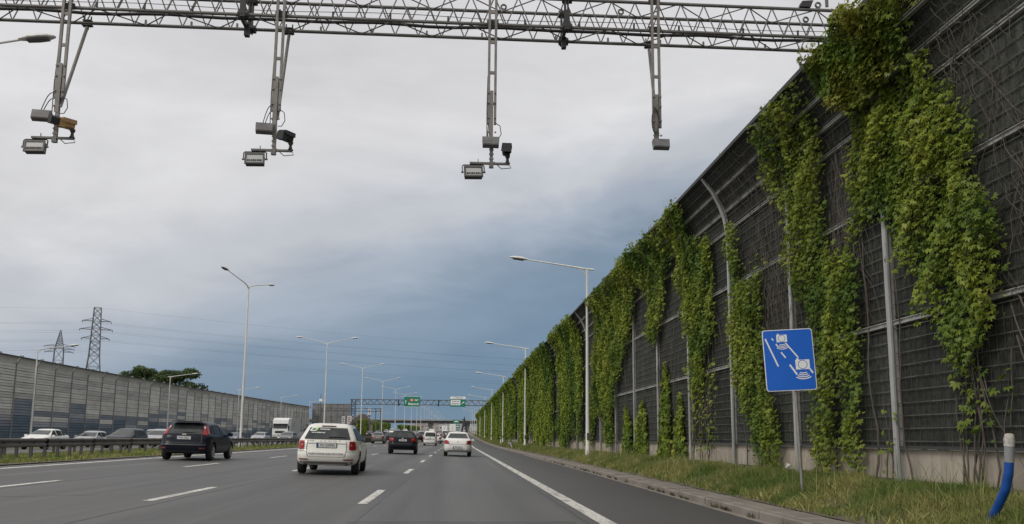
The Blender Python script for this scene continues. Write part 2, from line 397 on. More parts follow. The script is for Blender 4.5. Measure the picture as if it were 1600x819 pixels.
grass_obj('verge_grass', P, .185, .006, 1.35, 21, 'long green and straw coloured grass between the kerb and the ivy wall', (.55+.75*np.sin(uu*PI*.75))*clf*(1-.35*uu))
n = 1500; Ys_ = r.uniform(8, 45, n); Xs_ = r.uniform(5.75, 6.95, n); keep = r.random(n) < .25+.75*(np.sin(Ys_*1.1+2)*.5+.5); Xs_, Ys_ = Xs_[keep], Ys_[keep]
V, F, t = blades(np.stack([Xs_, Ys_, np.array([verge_z(a, b) for a, b in zip(Xs_, Ys_)])], 1), .50, .0045, .8, 27); me = np_mesh('grass_stalks', V, F, t*.4+.6); me.materials.append(M_GRASS)
tag(link('grass_stalks', me), 'sparse tall straw coloured grass stalks standing above the verge', 'grass', kind='stuff')
grass_obj('verge_grass', Pf, .30, .02, .8, 22, 'far strip of grass along the foot of the green wall')
# broad yellow-green weeds at the kerb edge
n = 2600; Y = r.uniform(8, 40, n); k = np.interp(Y, [0, 12, 33, 60], [4.55, 4.72, 5.02, 5.08])+.62
X = k + np.abs(r.normal(0, .16, n)); keep = r.random(n) < .35+.65*(np.sin(Y*.9)*.5+.5); X, Y = X[keep], Y[keep]
Pw = np.stack([X, Y, np.array([verge_z(a, b) for a, b in zip(X, Y)])-.01], 1)
V, F, t = blades(Pw, .13, .016, 1.3, 30); me = np_mesh('weeds', V, F, t*.6+.25); me.materials.append(M_GRASS)
tag(link('weeds', me), 'low broad-leaved yellowish weeds along the slab edge', 'weeds', kind='stuff')
# tufts growing in the kerb joint
n = 900; cy = r.uniform(9, 45, 40); idx = r.integers(0, 40, n); Y = cy[idx]+r.normal(0, .10, n); X = np.interp(Y, [0, 12, 33, 60], [4.55, 4.72, 5.02, 5.08])-.01-np.abs(r.normal(0, .02, n))
Pw = np.stack([X, Y, np.array([road_z(a, b) for a, b in zip(X, Y)])], 1)
V, F, t = blades(Pw, .085, .006, 1.2, 31); me = np_mesh('kerb_tufts', V, F, t*.5); me.materials.append(mat('dry_weed', (.05, .045, .02), .8, attr=(.10, .10, .03)))
tag(link('kerb_tufts', me), 'small dark weed tufts in the joint below the kerb', 'weeds', kind='stuff')
# median grass
pm = []
for (y0, y1, n) in ((18, 60, 26000), (60, 120, 16000), (120, 300, 12000)):
    Y = r.uniform(y0, y1, n); X = r.uniform(-17.9, -12.5, n); e = -13.05+.28*np.sin(Y*.7)+.2*np.sin(Y*1.9+1)
    keep = (X < e) | (r.random(n) < .06); X, Y = X[keep], Y[keep]
    pm.append(np.stack([X, Y, np.array([med_z(a, b) for a, b in zip(X, Y)])-.02], 1))
grass_obj('median_grass', np.concatenate(pm), .13, .022, .8, 23, 'short rough grass under the guardrail in the median')

# ---------------------------------------------------------------- right noise barrier
def wall_top(Y): return 8.08 + .22*vz(Y)
def wall_prof(t, Y):
    """barrier face: t in metres above the foot -> (x, z)"""
    pass
PROF = [(0, .50), (0, 1.03), (0, 3.05), (0, 5.13), (-.02, 6.62), (-.12, 7.10), (-.34, 7.60), (-.68, 8.05)]
def wall_x(z):
    zs = [p[1] for p in PROF]; return WALLX + float(np.interp(z, zs, [p[0] for p in PROF]))
def wall_xn(z): return WALLX + np.interp(z, [p[1] for p in PROF], [p[0] for p in PROF])
BAY0, NB = 1.14, 67                                    # posts at BAY0 + 4k
wall = empty('noise_barrier', (WALLX, BAY0, 0))
tag(wall, 'tall dark noise barrier overgrown with creeper on the right', 'noise barrier')
def wdz(Y): return vz(Y)*1.0, (vz(Y)*.22)              # shift of foot and of top
def zmap(z, Y):
    a, b = wdz(Y); t = (z-.5)/(8.05-.5); return z + a*(1-t) + b*t
def post_mesh():
    b = MB(); pts = [(-.02, .35), (-.02, 6.0), (-.035, 6.55), (-.10, 6.95), (-.22, 7.30), (-.40, 7.66), (-.70, 8.07)]
    w2, dp = .056, .10
    for i in range(len(pts)-1):
        (x0, z0), (x1, z1) = pts[i], pts[i+1]
        b.add([(x0-.06, -w2, z0), (x0-.06, w2, z0), (x0-.06+dp*.35, w2, z0), (x0-.06+dp*.35, -w2, z0),
               (x1-.06, -w2, z1), (x1-.06, w2, z1), (x1-.06+dp*.35, w2, z1), (x1-.06+dp*.35, -w2, z1)],
              [(0, 1, 5, 4), (1, 2, 6, 5), (2, 3, 7, 6), (3, 0, 4, 7)])
        b.add([(x0-.03, -.012, z0), (x0-.03, .012, z0), (x0+.16, .012, z0), (x0+.16, -.012, z0),
               (x1-.03, -.012, z1), (x1-.03, .012, z1), (x1+.16, .012, z1), (x1+.16, -.012, z1)],
              [(0, 1, 5, 4), (1, 2, 6, 5), (2, 3, 7, 6), (3, 0, 4, 7), (4, 5, 6, 7)])
    me = b.mesh('post', M_POST, True, 40); return me
PM = post_mesh()
def panel_mesh(i0, i1, dy=3.93, nm='panel'):
    b = MB(); (xa, za), (xb, zb) = PROF[i0], PROF[i1]; g = .028
    rows = [(xa, za+g)] + [PROF[i] for i in range(i0+1, i1)] + [(xb, zb-g)]
    for (x, z) in rows:
        for yy in (.035, .035+dy):
            b.v += [(x+.03, yy, z), (x+.15, yy, z)]
    n = len(rows)
    for i in range(n-1):
        a = i*4; c = a+4
        b.f += [(a, a+2, c+2, c), (a+1, c+1, c+3, a+3), (a, c, c+1, a+1), (a+2, a+3, c+3, c+2)]
    b.f += [(0, 1, 3, 2), ((n-1)*4, (n-1)*4+2, (n-1)*4+3, (n-1)*4+1)]
    return b.mesh(nm, M_PANEL if nm == 'panel' else M_PLINTH)
def rail_mesh(i, big=.032):
    b = MB(); x, z = PROF[i]
    b.box((x+.005, 2.0, z), (.05, 3.85, big*2)); b.box((x-.028, 2.0, z+big*.75), (.03, 3.85, .014)); b.box((x-.028, 2.0, z-big*.75), (.03, 3.85, .014))
    return b.mesh('rail', M_RAIL)
def wire_mesh(i0, i1):
    b = MB(); (xa, za), (xb, zb) = PROF[i0], PROF[i1]; L_ = math.hypot(xb-xa, zb-za); k = max(2, round(L_/.2))
    def q(p0, p1, r): b.tube([p0, p1], r, 3, False)
    for j in range(k):
        t = (j+.5)/k; q((xa+(xb-xa)*t+.004, .04, za+(zb-za)*t), (xa+(xb-xa)*t+.004, 3.96, za+(zb-za)*t), .009)
    nv = 24
    for j in range(nv):
        yy = .1+3.8*j/(nv-1); q((xa+.014, yy, za+.03), (xb+.014, yy, zb-.03), .0058)
    return b.mesh('wire_grid', M_WIRE)
PANELS = [panel_mesh(i, i+1) for i in range(1, 7)]; PLINTH = panel_mesh(0, 1, nm='plinth')
FLATP = panel_mesh(1, 4); CURVP = panel_mesh(4, 7)
RAILS = {i: rail_mesh(i, .045 if i < 4 else .036) for i in (2, 3, 4, 5, 6)}
PCAP = MB().box((PROF[7][0]-.01, 2.0, 8.08), (.16, 3.99, .09)).mesh('cap', M_CAP)
PLEDGE = MB().box((.03, 2.0, 1.035), (.16, 3.9, .045)).mesh('ledge', M_CAP)
WIRES = [wire_mesh(i, i+1) for i in range(1, 7)]
for k in range(NB):
    Y0 = BAY0+4*k; a, bq = wdz(Y0+2); sz = (8.05+bq-(.5+a))/7.55; dz = .5+a-.5*sz
    def put(me, nm, yoff=4*k, roll=0.0):
        o = link(nm, me, wall); o.location = (0, yoff, dz); o.scale = (1, 1, sz); return o
    put(PM, 'post'); put(PLINTH, 'plinth'); put(PCAP, 'cap')
    if Y0 < 130:
        for i, me in enumerate(PANELS):
            o = put(me, 'panel'); o.location.x += RNG.uniform(-.006, .012)
        for i, me in RAILS.items(): put(me, 'rail')
        put(PLEDGE, 'ledge')
        if Y0 < 62:
            for i, me in enumerate(WIRES): put(me, 'wire_grid')
    else:
        put(FLATP, 'panel'); put(CURVP, 'panel')

# ---------------------------------------------------------------- left noise barrier of grey and blue cassettes
LWX = -43.0
lwall = empty('noise_barrier', (LWX, 60, 0))
tag(lwall, 'long grey noise barrier of ribbed cassettes with blue lower rows beyond the opposite road', 'noise barrier')
CASS = [mat('cassette_grey_%d' % i, c, .6, .1, noise=(.6, tuple(q*.72 for q in c), .4, .75, (1, 1, 2.5)), noise2=(9, tuple(q*.85 for q in c), .5, .8, (1, .3, 2))) for i, c in enumerate(
    [(.50, .49, .46), (.40, .392, .37), (.59, .58, .55), (.28, .295, .32), (.17, .195, .235), (.085, .12, .165), (.47, .465, .45)])]
def cass_mesh(h, wdt=3.86):
    b = MB(); n = 2; pr = []
    for i in range(n):
        z0 = h*i/n; z1 = h*(i+1)/n; pr += [(.05, z0+.006), (.05, z0+(z1-z0)*.80), (-.03, z1-.004)]
    for (x, z) in pr: b.v += [(x, .07, z), (x, .07+wdt, z)]
    b.f = [(2*i, 2*i+1, 2*i+3, 2*i+2) for i in range(len(pr)-1)]
    return b
LROWS = 13; LH = .545
CM = []
for m in CASS:
    me = cass_mesh(LH-.02).mesh('cassette', m); CM.append(me)
TOPC = []
for m in CASS[:2]:
    b = MB(); pr = [(0, 0), (.06, .30), (.20, .62), (.42, .93)]
    for (x, z) in pr: b.v += [(x, .07, z), (x, 3.93, z)]
    b.f = [(2*i, 2*i+1, 2*i+3, 2*i+2) for i in range(3)]; TOPC.append(b.mesh('curved_cassette', m, True, 60))
lp = MB(); lp.box((.06, 0, 3.7), (.16, .085, 7.6))
prev = None
for (x, z) in [(.06, 7.4), (.12, 7.75), (.26, 8.1), (.52, 8.46)]:
    if prev: lp.tube([(prev[0], 0, prev[1]), (x, 0, z)], .075, 4)
    prev = (x, z)
lp.box((.52, 0, 8.5), (.25, .3, .16))
LPM = lp.mesh('post', mat('left_post', (.22, .22, .21), .6, .1, noise=(3, (.27, .265, .25), .4, .7)))
LCAP = MB().box((.46, 2, 8.42), (.16, 3.98, .12)).mesh('cap', M_CAP)
rl = random.Random(12); rest = {i: MB() for i in range(len(CASS))}; ncount = 0
for k in range(47):
    Y0 = 60+4*k; zb = .25+vz(Y0+2)*.75; blue = 3 + (k % 3 == 0) + (rl.random() < .4)
    if k > 22: blue = 2+(rl.random() < .5)
    o = link('post', LPM, lwall); o.location = (0, 4*k, zb-.1)
    o = link('cap', LCAP, lwall); o.location = (0, 4*k, zb-.1)
    o = link('curved_cassette', TOPC[rl.random() < .4], lwall); o.location = (0, 4*k, zb+LH*LROWS+.30)
    pale = rl.random() < .25
    for j in range(LROWS+1):
        if j < blue: c = 5
        elif j < blue+1: c = rl.choice([4, 4, 3])
        elif j < blue+4: c = rl.choice([4, 3, 0, 1, 2, 4, 6, 0])
        else: c = 2 if pale else rl.choice([0, 0, 0, 1, 1, 0])
        if j == LROWS: c = rl.choice([0, 1])
        z = zb+LH*j
        if j == LROWS: z = zb+LH*j
        if ncount < 300 and 4 <= k and j >= 1:
            o = link('cassette', CM[c], lwall); o.location = (rl.uniform(-.01, .01), 4*k, z); ncount += 1
        else:
            m_ = cass_mesh(LH-.02); rest[c].add([(x, yy+4*k, zz+z) for x, yy, zz in m_.v], m_.f)
for c, b in rest.items():
    if b.f: tag(b.build('cassette_rows', CASS[c], lwall), kind='stuff')
bk = MB().box((-.12, 94, 4.4), (.06, 188, 7.6)).build('backing', M_CAP, lwall)
# ---------------------------------------------------------------- creeper on the right barrier
def wall_pt(px, py):
    X = 7.05
    for _ in range(12):
        p = at_x(px, py, X); X = wall_x(min(p.z, 8.05))-.08
    return p.y, p.z
def pip(poly, Y, Z):
    ins = np.zeros(len(Y), bool); n = len(poly); j = n-1
    for i in range(n):
        yi, zi = poly[i]; yj, zj = poly[j]
        c = ((zi > Z) != (zj > Z)) & (Y < (yj-yi)*(Z-zi)/((zj-zi) if zj != zi else 1e-9)+yi); ins ^= c; j = i
    return ins
def lump(Y, Z, s=0.0):
    return (np.sin(Y*2.3+1.7*np.sin(Z*1.1+s)+s)*np.sin(Z*2.1+1.3*np.sin(Y*1.4+s))*.5+.5)*.6 + (np.sin(Y*5.1+s*2)*np.sin(Z*4.7+Y)*.5+.5)*.4
def leaf_geo(P, size, r, palm=True, out=(-1, 0, 0), upw=.55):
    """folded leaves hanging from points; palm = five leaflets from one stalk"""
    n = len(P); o = np.array(out)
    nrm = o*.75 + np.array([0, 0, upw]) + r.normal(0, .42, (n, 3)); nrm /= np.linalg.norm(nrm, axis=1)[:, None]
    d = np.array([0, 0, -1.]) + o*.25 + r.normal(0, .55, (n, 3)); d -= nrm*(d*nrm).sum(1)[:, None]; d /= np.linalg.norm(d, axis=1)[:, None]+1e-9
    s = np.cross(nrm, d); sz = size*(.45+1.0*r.random(n)**1.3)
    angs = (-1.25, -.62, 0, .62, 1.25) if palm else (0,)
    Vs = []; Q = []
    for k, a in enumerate(angs):
        dd = d*math.cos(a)+s*math.sin(a); ss = -d*math.sin(a)+s*math.cos(a); ln = sz*(1.0-.22*abs(a)); wd = ln*(.20 if palm else .36)
        fold = nrm*(wd*.35)[:, None]
        b = P + dd*(ln*.06)[:, None]; m = P+dd*(ln*.52)[:, None]; t = P+dd*ln[:, None]-nrm*(ln*.16)[:, None]
        Vs.append(np.stack([b, m+ss*wd[:, None]+fold, t, m-ss*wd[:, None]+fold], 1))
    V = np.stack(Vs, 1).reshape(-1, 3); F = np.arange(len(V)).reshape(-1, 4)
    return V, F, len(angs)
def vine(label, polys, dens, size, seed, bulge=(.05, .34), m=None, palm=True, hole=.25, world=False, tint=None, stems=3, group='creeper vines on the barrier', jit=.09):
    """polys: outlines of the leaf mass in photo pixels, carried onto the face of the barrier"""
    r = np.random.default_rng(seed); Pl = []; TY = []; 
    allp = []
    for poly in polys:
        pl = poly if world else [wall_pt(*q) for q in poly]
        ys_ = [q[0] for q in pl]; zs_ = [q[1] for q in pl]; y0, y1, z0, z1 = min(ys_), max(ys_), min(zs_), max(zs_); allp.append((y0, y1, z0, z1))
        n = int((y1-y0)*(z1-z0)*dens*2.5)
        Y = r.uniform(y0, y1, n); Z = r.uniform(z0, z1, n)
        jy = r.normal(0, jit, n); jz = r.normal(0, jit*1.2, n)
        ins = pip(pl, Y+jy, Z+jz); Y, Z = Y[ins], Z[ins]
        L_ = lump(Y, Z, seed*.7); keep = r.random(len(Y)) > hole*(1-L_)*1.6; Y, Z, L_ = Y[keep], Z[keep], L_[keep]
        dep = bulge[0] + (bulge[1]*L_)*np.sqrt(r.random(len(Y))) + .03*r.random(len(Y))
        X = wall_xn(np.minimum(Z, 8.05)) - dep
        Pl.append(np.stack([X, Y, Z], 1)); TY.append(np.clip(L_*.7-.15+r.normal(.12, .22, len(Y)), 0, 1))  # random leaf tint; bulging clumps also coloured lighter to stand in for light
    P = np.concatenate(Pl); T = np.concatenate(TY)
    y0 = min(a[0] for a in allp); y1 = max(a[1] for a in allp); z0 = min(a[2] for a in allp); z1 = max(a[3] for a in allp)
    base = Vector((WALLX-.12, (y0+y1)/2, base_z((y0+y1)/2)))
    root = tag(empty('creeper_vine', base), label, 'vine', group)
    V, F, k = leaf_geo(P-np.array(base), size, r, palm)
    me = np_mesh('foliage', V, F, np.repeat(T, k)); me.materials.append(m or M_LEAF); tag(link('foliage', me, root), kind='stuff')
    if stems:
        b = MB(); rr = random.Random(seed)
        for i in range(stems):
            yy = rr.uniform(y0+.2*(y1-y0), y0+.8*(y1-y0)); z = base_z(yy)-.05; pts = []
            zt = z0+(z1-z0)*rr.uniform(.5, .95); st = max(3, int((zt-z)/.3)); ph = rr.uniform(0, 6); yc = yy
            for j in range(st+1):
                z_ = z+(zt-z)*j/st; yc += rr.uniform(-.06, .06)
                pts.append((wall_x(min(z_, 8.05))-.06-.03*math.sin(j*.9+ph)-base.x, yc-base.y+.05*math.sin(j*.7+ph), z_-base.z))
            b.tube(pts, [max(.004, .016*(1-.7*j/st)) for j in range(st+1)], 4)
        b.build('stem', M_BARK, root, True, 80)
    return root
V1 = [(1390, 158), (1412, 118), (1440, 84), (1462, 78), (1455, 108), (1498, 150), (1530, 200), (1528, 240), (1520, 280), (1562, 292), (1577, 340), (1566, 400), (1570, 460), (1556, 520), (1535, 545), (1512, 575), (1496, 560), (1484, 530), (1470, 505), (1456, 480), (1450, 440), (1424, 410), (1406, 380), (1402, 345), (1380, 330), (1376, 262), (1386, 222), (1380, 185)]
V1c = [(1384, 150), (1400, 130), (1412, 200), (1410, 290), (1398, 336), (1376, 330), (1374, 240)]
V1b = [(1484, 560), (1528, 540), (1534, 580), (1530, 640), (1518, 650), (1500, 620), (1486, 600)]
V2 = [(1316, 30), (1345, 18), (1385, 16), (1398, -8), (1446, -12), (1424, 30), (1442, 55), (1420, 70), (1432, 86), (1402, 110), (1388, 150), (1366, 170), (1340, 165), (1328, 150), (1300, 140), (1285, 122), (1281, 96), (1302, 80), (1316, 58)]
V2t = [(1330, 40), (1392, 20), (1400, 100), (1380, 150), (1330, 150), (1300, 130)]
V2b = [(1326, 160), (1378, 165), (1372, 250), (1372, 335), (1346, 350), (1326, 378), (1336, 330), (1330, 250), (1338, 200)]
V3a = [(1232, 140), (1256, 124), (1252, 160), (1246, 182), (1276, 182), (1286, 232), (1290, 290), (1292, 340), (1297, 372), (1300, 402), (1340, 382), (1346, 420), (1350, 480), (1344, 540), (1318, 560), (1290, 560), (1266, 505), (1262, 462), (1246, 460), (1240, 400), (1238, 332), (1216, 300), (1200, 270), (1206, 240), (1180, 216), (1178, 196), (1206, 180), (1226, 170)]
V3b = [(1266, 520), (1296, 540), (1312, 580), (1310, 640), (1312, 700), (1314, 740), (1292, 738), (1280, 660), (1286, 620), (1280, 560)]
V3c = [(1318, 540), (1348, 520), (1350, 620), (1350, 680), (1354, 742), (1334, 744), (1326, 660), (1318, 600)]
V4 = [(1140, 372), (1152, 345), (1158, 400), (1165, 450), (1180, 432), (1190, 420), (1195, 470), (1192, 520), (1200, 598), (1216, 620), (1222, 680), (1224, 744), (1200, 748), (1190, 720), (1180, 690), (1165, 640), (1150, 570), (1147, 500), (1143, 450)]
V5 = [(1040, 330), (1062, 315), (1072, 330), (1075, 370), (1095, 375), (1115, 375), (1118, 430), (1118, 520), (1105, 545), (1100, 600), (1090, 622), (1080, 580), (1078, 530), (1068, 480), (1060, 440), (1062, 410), (1050, 380)]
V7a = [(974, 398), (1000, 380), (1030, 365), (1045, 338), (1056, 378), (1045, 420), (1042, 460), (1036, 500), (1025, 540), (1015, 520), (1018, 470), (1005, 440), (990, 440), (980, 430)]
V7b = [(921, 470), (940, 445), (974, 415), (992, 440), (994, 470), (990, 500), (985, 530), (975, 560), (965, 600), (960, 650), (962, 692), (952, 692), (945, 640), (932, 650), (927, 696), (919, 696)]
cr_ = 'creeper vines on the barrier'
vine('large bright creeper mass nearest the right edge, hanging over the dark panels', [V1, V1c], 400, .074, 3, (.06, .50), hole=.26, stems=2)
vine('thin trailing creeper end below the large mass, above the blue hose', [V1b], 70, .10, 4, (.04, .16), hole=.5, stems=6)
vine('bushy creeper tuft with reddening leaves bulging over the barrier edge below the gantry', [V2, V2t], 1000, .074, 5, (.16, .55), m=M_LEAFR, hole=.14, stems=1)
vine('sparse creeper strand hanging down below the reddening tuft', [V2b], 420, .072, 6, (.04, .22), hole=.40, stems=2)
vine('tall creeper right of the blue sign, forking into two tails at the plinth', [V3a, V3b, V3c], 350, .074, 7, (.05, .40), hole=.36)
vine('creeper column left of the blue sign reaching down into the grass', [V4], 340, .074, 8, (.05, .36), hole=.38)
vine('hanging creeper with a double lower end, second column left of the blue sign', [V5], 310, .080, 9, (.05, .36), hole=.38)
vine('creeper draped over the rim behind the nearest right street lamp, short right lobe', [V7a], 270, .085, 10, (.06, .42), hole=.38, jit=.13)
vine('broad creeper curtain immediately right of the nearest right street lamp', [V7b], 270, .085, 11, (.06, .40), hole=.42, jit=.15)
for lab, pl in (('short pointed creeper climbing from the grass, rightmost of four small ones', [(1062, 612), (1067, 645), (1072, 720), (1054, 720), (1055, 670), (1059, 635)]),
                ('short pointed creeper climbing from the grass, tallest of four small ones', [(1040, 560), (1044, 590), (1047, 640), (1047, 720), (1029, 718), (1031, 650), (1036, 600)]),
                ('short pointed creeper climbing from the grass, third of four counting from the right', [(1003, 622), (1010, 650), (1011, 712), (994, 712), (996, 660)]),
                ('short pointed creeper climbing from the grass, leftmost and thinnest of four small ones', [(978, 632), (986, 660), (988, 708), (973, 708)])):
    vine(lab, [pl], 210, .11, 20+len(lab), (.03, .15), hole=.2, stems=1, jit=.03)
# the long green curtains farther along the barrier, each a plant of its own
rv = random.Random(42)
def zbot(Y): return base_z(Y)+.1
Yc = 42.5; kk = 0
gaps = [(44.2, 46.6), (56.5, 60.5), (76, 78.5), (92, 97.5), (101, 103.5), (118, 120)]
edges = [46.6, 51.5, 56.5, None, 60.5, 66, 71, 76, None, 78.5, 85, 92, None, 97.5, 101, None, 103.5, 110, 118, None, 120, 130, 141, 152, 164, 176, 189, 203, 218, 234, 251, 268]
ordw = ['first', 'second', 'third', 'fourth', 'fifth', 'sixth', 'seventh', 'eighth', 'ninth', 'tenth', 'eleventh', 'twelfth', 'thirteenth', 'fourteenth', 'fifteenth', 'sixteenth', 'seventeenth', 'eighteenth', 'nineteenth', 'twentieth', 'twenty-first', 'twenty-second', 'twenty-third', 'twenty-fourth', 'twenty-fifth', 'twenty-sixth', 'twenty-seventh']
for a, b_ in zip(edges[:-1], edges[1:]):
    if a is None or b_ is None: continue
    pl = []; nst = max(5, int((b_-a)/.7)); lower = []
    full = rv.random() < .5 or a > 120
    for j in range(nst+1):
        Y = a-.45+(b_-a+.9)*j/nst; top = zmap(8.05, Y)+rv.uniform(-.05, .22)
        pl.append((Y, top))
        lo = zbot(Y)+(rv.choice([0, 0, .3, .8, 1.6]) if full else rv.choice([.2, .6, 1.4, 2.6, 3.8])); lower.append((Y, lo))
    pl += lower[::-1]
    sz = .108+.0011*(a-40); dens = max(56, 250-1.5*(a-42))
    vine('green creeper curtain covering the far barrier, %s one beyond the nearest right lamp' % ordw[kk], [pl], dens, sz*1.08, 60+kk, (.06, .42), m=M_FARLEAF, palm=False, hole=.42, world=True, jit=.22, stems=0 if a > 90 else 4); kk += 1

# bare winter stems on the dark panels
def dead(label, boxes, n, seed, thick=.007, step=.16, wig=.075):
    rr = random.Random(seed); b = MB(); y0, z0 = wall_pt(*boxes[0][:2]); base = Vector((WALLX-.1, y0, base_z(y0)))
    for (px0, py0, px1, py1, wgt) in boxes:
        for i in range(int(n*wgt)):
            px = rr.uniform(px0, px1); py = rr.uniform(py0, py1); Y, Z = wall_pt(px, py); L_ = rr.uniform(.5, 2.6); k = int(L_/step); pts = []
            dy, dz = rr.uniform(-.5, .5), -1.0 if rr.random() < .75 else rr.choice([-.2, .3])
            for j in range(max(3, k)):
                pts.append((wall_x(min(Z, 8.05))-.035-.05*abs(math.sin(j*.45+i))-base.x, Y-base.y, Z-base.z))
                dy += rr.uniform(-1, 1)*wig*6; dy = max(-.9, min(.9, dy)); Y += dy*step; Z += dz*step+rr.uniform(-.03, .03)
                if rr.random() < .06: dz = rr.choice([-1, -1, -.3, .4])
                if Z < base.z+.02 or Z > 8.02: break
            if len(pts) >= 3:
                t0 = thick*rr.uniform(.6, 1.5); b.tube(pts, [t0*(1-.6*j/len(pts)) for j in range(len(pts))], 3, False)
    root = tag(empty('bare_vine', base), label, 'vine', 'bare vines on the barrier'); tag(b.build('stem', M_BARK, root, True, 80), kind='stuff')
dead('tangle of bare brown vine stems on the panels at the right edge', [(1450, 10, 1600, 120, .5), (1490, 60, 1600, 260, .5), (1570, 200, 1600, 560, .35), (1440, 0, 1520, 60, .2)], 62, 1, .0050, .12, .13)
dead('straight bare stems running down the plinth at the lower right', [(1500, 520, 1530, 600, .5), (1575, 440, 1600, 560, .4)], 14, 2, .009, .2, .03)
dead('dense brown twigs on the panels between the tall creeper and the reddening tuft', [(1292, 200, 1335, 330, 1), (1300, 330, 1330, 380, .3)], 60, 3, .006, .14, .04)
dead('dense brown twigs on the panels above the blue sign', [(1165, 330, 1235, 420, 1), (1190, 420, 1240, 500, .8)], 70, 4, .006, .14)
dead('fine bare twigs under the barrier rim beside the curved post', [(1120, 230, 1230, 320, 1)], 60, 5, .006, .14)
dead('bare hanging stems below the double-ended creeper', [(1078, 560, 1110, 640, 1), (1100, 480, 1120, 560, .4)], 40, 6, .007, .2, .03)
dead('bare stems on the panels behind the small pointed creepers', [(960, 480, 1060, 640, 1)], 60, 7, .007, .2, .04)
# sparse last leaves on the bare stems
for lab, pl in (('few green leaves on bare stems below the double-ended creeper', [(1078, 570), (1120, 560), (1124, 700), (1082, 706)]),
                ('few leaves scattered on stems at the plinth right of the blue sign', [(1382, 640), (1400, 600), (1404, 740), (1378, 740)]),
                ('thin leafy strand on the dark panel between the sign and the curved post', [(1172, 420), (1190, 380), (1196, 420), (1188, 470), (1174, 470)]),
                ('loose leaves on the hanging stems above the blue hose', [(1500, 600), (1590, 560), (1592, 640), (1540, 690), (1505, 690)])):
    vine(lab, [pl], 26, .10, 130+len(lab), (.03, .12), hole=.5, stems=2)

# ---------------------------------------------------------------- street lamps
M_LAMP = mat('lamp_paint', (.66, .65, .62), .45, 0, noise=(2, (.54, .53, .50), .4, .7, (3, 3, .4)))
M_LAMPD = mat('lamp_underside', (.10, .10, .105), .35, .2)
def lamp_head(parent, base, ang, up, L_=.95):
    """cobra-head luminaire at the arm end, pointing along ang (about Z)"""
    b = MB(); d = MB(); R = Matrix.Rotation(ang, 3, 'Z') @ Matrix.Rotation(-up, 3, 'Y'); n = 14
    secs = [(0, .06, .055), (.1, .09, .075), (.3, .155, .11), (.55, .165, .115), (.8, .13, .085), (.93, .06, .045), (.96, .01, .01)]
    for (t, w_, h) in secs:
        for j in range(n):
            a = 2*PI*j/n; z = math.sin(a); b.v.append(tuple(Vector(base)+R @ Vector((t*L_/.96, math.cos(a)*w_, z*h if z > 0 else z*h*.35))))
    for i in range(len(secs)-1):
        for j in range(n): b.f.append((i*n+j, i*n+(j+1) % n, (i+1)*n+(j+1) % n, (i+1)*n+j))
    b.f.append(tuple(range(n))); b.f.append(tuple((len(secs)-1)*n+j for j in range(n)))
    o = b.build('lamp_head', M_LAMP, parent, True, 60); fix_normals(o.data)
    lens = [(.22, .10), (.5, .135), (.78, .10)]
    for (t, w_) in lens:
        for s in (-1, 1): d.v.append(tuple(Vector(base)+R @ Vector((t*L_/.96, s*w_, -.045))))
    for (t, w_) in lens:
        for s in (-1, 1): d.v.append(tuple(Vector(base)+R @ Vector((t*L_/.96, s*w_*.8, -.075))))
    d.f = [(0, 1, 3, 2), (2, 3, 5, 4), (6, 8, 9, 7), (8, 10, 11, 9), (0, 6, 7, 1), (4, 5, 11, 10), (0, 2, 8, 6), (2, 4, 10, 8), (1, 7, 9, 3), (3, 9, 11, 5)]
    d.build('lens', M_LAMPD, o)
def lamp(height, arm, rise, double, seg=10):
    root = empty('street_lamp'); b = MB(); b.lathe([(.13, 0), (.13, .3), (.105, .34), (.10, 1.6), (.075, height*.6), (.05, height)], n=seg); b.build('pole', M_LAMP, root, True, 50)
    MB().box((0, -.105, .95), (.12, .02, .35)).build('hatch', M_LAMPD, root)
    for s in ((-1, 1) if double else (-1,)):
        a = MB()
        if double: pts = [(0, 0, height-.25), (s*.22, 0, height-.02), (s*.7, 0, height+rise*.22), (s*arm, 0, height+rise)]
        else: pts = [(.35, 0, height-.02), (0, 0, height), (s*1.1, 0, height+rise*.38), (s*(arm-.1), 0, height+rise)]
        a.tube(pts, [.055, .05, .042, .032], 8)
        if not double: a.tube([(0, 0, height-.35), (s*.35, 0, height-.02), (s*.7, 0, height+.10)], .022, 6)
        a.build('arm', M_LAMP, root, True, 60)
        lamp_head(root, (s*(arm-.08), 0, height+rise-.005), 0 if s > 0 else PI, .12)
    return root
LD = lamp(12.35, 3.0, .62, True)
med_lab = ['grey median lamp whose single visible head reaches in at the top left corner', 'double-arm median lamp with its arms turned along the road, nearest one seen whole',
           'double-arm median lamp above the white estate car', 'double-arm median lamp just left of the far sign gantry']
for k in range(0, 24):
    o = LD if k == 0 else copy_tree(LD)
    Y = 64.5+39.6*(k-1); X = -16.2
    o.location = (X, Y, med_z(X, Y)+.02)
    if k == 0: o.location = (-14.62, 21.5, med_z(-14.62, 21.5)-1.78); o.rotation_euler.z = 0
    if k == 1: o.rotation_euler.z = 1.28
    tag(o, med_lab[k] if k < len(med_lab) else 'double-arm median lamp farther down the road, %s in the row from the viewer' % ordw[k], 'street lamp', 'double-arm lamps in the median')
LS = lamp(9.3, 3.05, .42, False)
for k in range(10):
    o = LS if k == 0 else copy_tree(LS); Y = 40.8+37.7*k; X = 6.42
    o.location = (X, Y, verge_z(X, Y)-.02)
    tag(o, ['nearest single-arm lamp in front of the creeper wall, arm over the road', 'second single-arm lamp along the creeper wall'][k] if k < 2 else 'single-arm lamp along the creeper wall, %s from the viewer' % ordw[k], 'street lamp', 'single-arm lamps along the right barrier')
